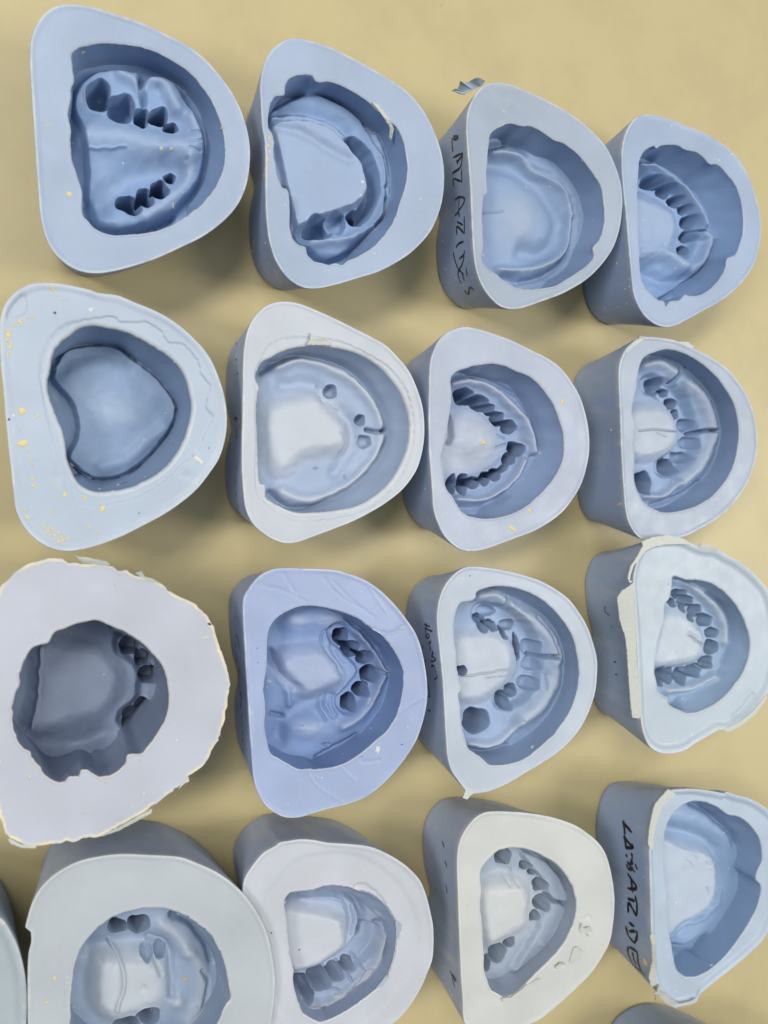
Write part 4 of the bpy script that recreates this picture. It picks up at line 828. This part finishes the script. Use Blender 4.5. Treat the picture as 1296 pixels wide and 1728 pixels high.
# peeling strips of the right hand moulds
flash('D3', [(420,358),(370,395),(345,408),(312,458),(328,600),(340,640),(362,700),(375,790),(385,950),(400,1150),(412,1238),(455,1243),(470,1210),(455,1050),(440,850),(430,600),(422,450)], M_FLASH,
      [2.0,1.6,1.2,.6,.3,.6,1.0,1.2,1.2,1.2,1.3,1.8,2,2,2,2,2], .5, 'peeling_strip', label='long cream strip folded over the heel')
flash('D3', [(470,95),(540,62),(640,50),(690,60),(740,72),(785,100),(780,112),(720,108),(640,110),(560,122),(500,150),(450,210),(420,250),(405,290),(395,345),(412,350),(395,362),(380,330),(400,250),(440,190),(480,120)], M_FLASH, 1.6, .5, 'peeling_strip')
flash('D3', [(840,128),(862,102),(905,110),(950,125),(965,150),(920,150)], M_FLASH, [1.4,1.8,1.8,1.8,1.4,1.3], .4)
flash('D3', [(1000,1315),(1100,1270),(1200,1190),(1280,1090),(1290,1110),(1210,1220),(1110,1295),(1035,1332)], M_FLASH, 1.2, .4)
flash('D4', [(540,163),(595,195),(560,225),(500,280),(460,400),(445,480),(440,560),(418,560),(405,520),(415,420),(440,300),(455,260),(500,205)], M_FLASH, 1.7, .5, 'peeling_strip', label='frayed cream strip at the upper corner')
flash('D4', [(430,1120),(455,1140),(455,1250),(462,1350),(460,1460),(428,1480),(412,1420),(435,1300),(430,1200),(420,1140)], M_FLASH, [1.2,1.6,1.8,1.9,1.4,.8,.6,1,1,1], .6, 'peeling_strip')
flash('D4', [(478,1460),(500,1510),(560,1560),(620,1590),(700,1570),(722,1552),(715,1585),(605,1605),(592,1622),(520,1585),(470,1530),(455,1570),(458,1530),(445,1515),(465,1510)], M_FLASH, [1.8,1.8,1.8,1.8,1.6,1.4,1,.8,.6,.8,1,0,.4,.3,.9], .5)


# ------------------------------------------------------------------ table
def table():
    m, nt, N, L, P = nodes('cream_laminate')
    g = N.new('ShaderNodeNewGeometry'); tc = g.outputs['Position']
    a = (0.44, 0.367, 0.194, 1); b = (0.41, 0.343, 0.182, 1)
    c1 = mix(N, L, noise(N, L, tc, 9, 3), a, b)
    c2 = mix(N, L, ramp(N, L, noise(N, L, tc, 35, 6, .65), .45, .75), c1, (0.38, 0.317, 0.168, 1))
    vo = N.new('ShaderNodeTexVoronoi'); vo.inputs['Scale'].default_value = 60; L.new(tc, vo.inputs['Vector'])
    sp = ramp(N, L, vo.outputs['Distance'], 0.018, 0.03, (.6, .6, .6, 1), (0, 0, 0, 1))
    L.new(mix(N, L, sp, c2, (0.25, 0.2, 0.1, 1)), P.inputs['Base Color'])
    P.inputs['Roughness'].default_value = 0.42; P.inputs['Specular IOR Level'].default_value = 0.4
    bm_ = N.new('ShaderNodeBump'); bm_.inputs['Strength'].default_value = .04; bm_.inputs['Distance'].default_value = .0003
    L.new(noise(N, L, tc, 300, 4), bm_.inputs['Height']); L.new(bm_.outputs[0], P.inputs['Normal'])
    o = mesh_obj('table_top', [(-700, -700, 0), (1100, -700, 0), (1100, 700, 0), (-700, 700, 0),
                               (-700, -700, -25), (1100, -700, -25), (1100, 700, -25), (-700, 700, -25)],
                 [(0, 1, 2, 3), (4, 7, 6, 5), (0, 4, 5, 1), (1, 5, 6, 2), (2, 6, 7, 3), (3, 7, 4, 0)], m, smooth=False)
    o['kind'] = 'structure'
table()

# ------------------------------------------------------------------ light
def area(name, loc, target, size, power, col):
    l = bpy.data.lights.new(name, 'AREA'); l.shape = 'RECTANGLE'; l.size, l.size_y = size; l.energy = power; l.color = col
    o = bpy.data.objects.new(name, l); C.objects.link(o); o.location = loc
    o.rotation_euler = (Vector(target)-Vector(loc)).to_track_quat('-Z', 'Y').to_euler()
    return o
area('ceiling_lamp', (-0.45, 0.62, 1.55), (0.1, 0, 0), (0.7, 0.35), 14, (1.0, 0.98, 0.93))
area('ceiling_lamp', (-1.15, 0.30, 1.45), (0.1, 0, 0), (0.30, 0.42), 15, (1.0, 0.98, 0.95))
area('ceiling_lamp', (1.25, -0.12, 1.45), (0.25, 0, 0), (0.5, 1.0), 17, (1.0, 0.96, 0.87))
w = bpy.data.worlds.new('World'); bpy.context.scene.world = w; w.use_nodes = True
# soft light of a white ceiling: brightest overhead and towards the right, dark walls round the room
N, L = w.node_tree.nodes, w.node_tree.links; bg = N['Background']
tcw = N.new('ShaderNodeTexCoord'); dt = N.new('ShaderNodeVectorMath'); dt.operation = 'DOT_PRODUCT'
ax = Vector((0.30, 0.12, 1.0)).normalized(); dt.inputs[1].default_value = ax
L.new(tcw.outputs['Generated'], dt.inputs[0])
cr = ramp(N, L, dt.outputs['Value'], 0.30, 1.0, (0.03, 0.035, 0.05, 1), (0.86, 0.93, 1.0, 1))
L.new(cr, bg.inputs[0]); bg.inputs[1].default_value = 0.88
sc = bpy.context.scene
sc.view_settings.view_transform = 'Standard'; sc.view_settings.look = 'None'
sc.view_settings.exposure = 0; sc.view_settings.gamma = 1
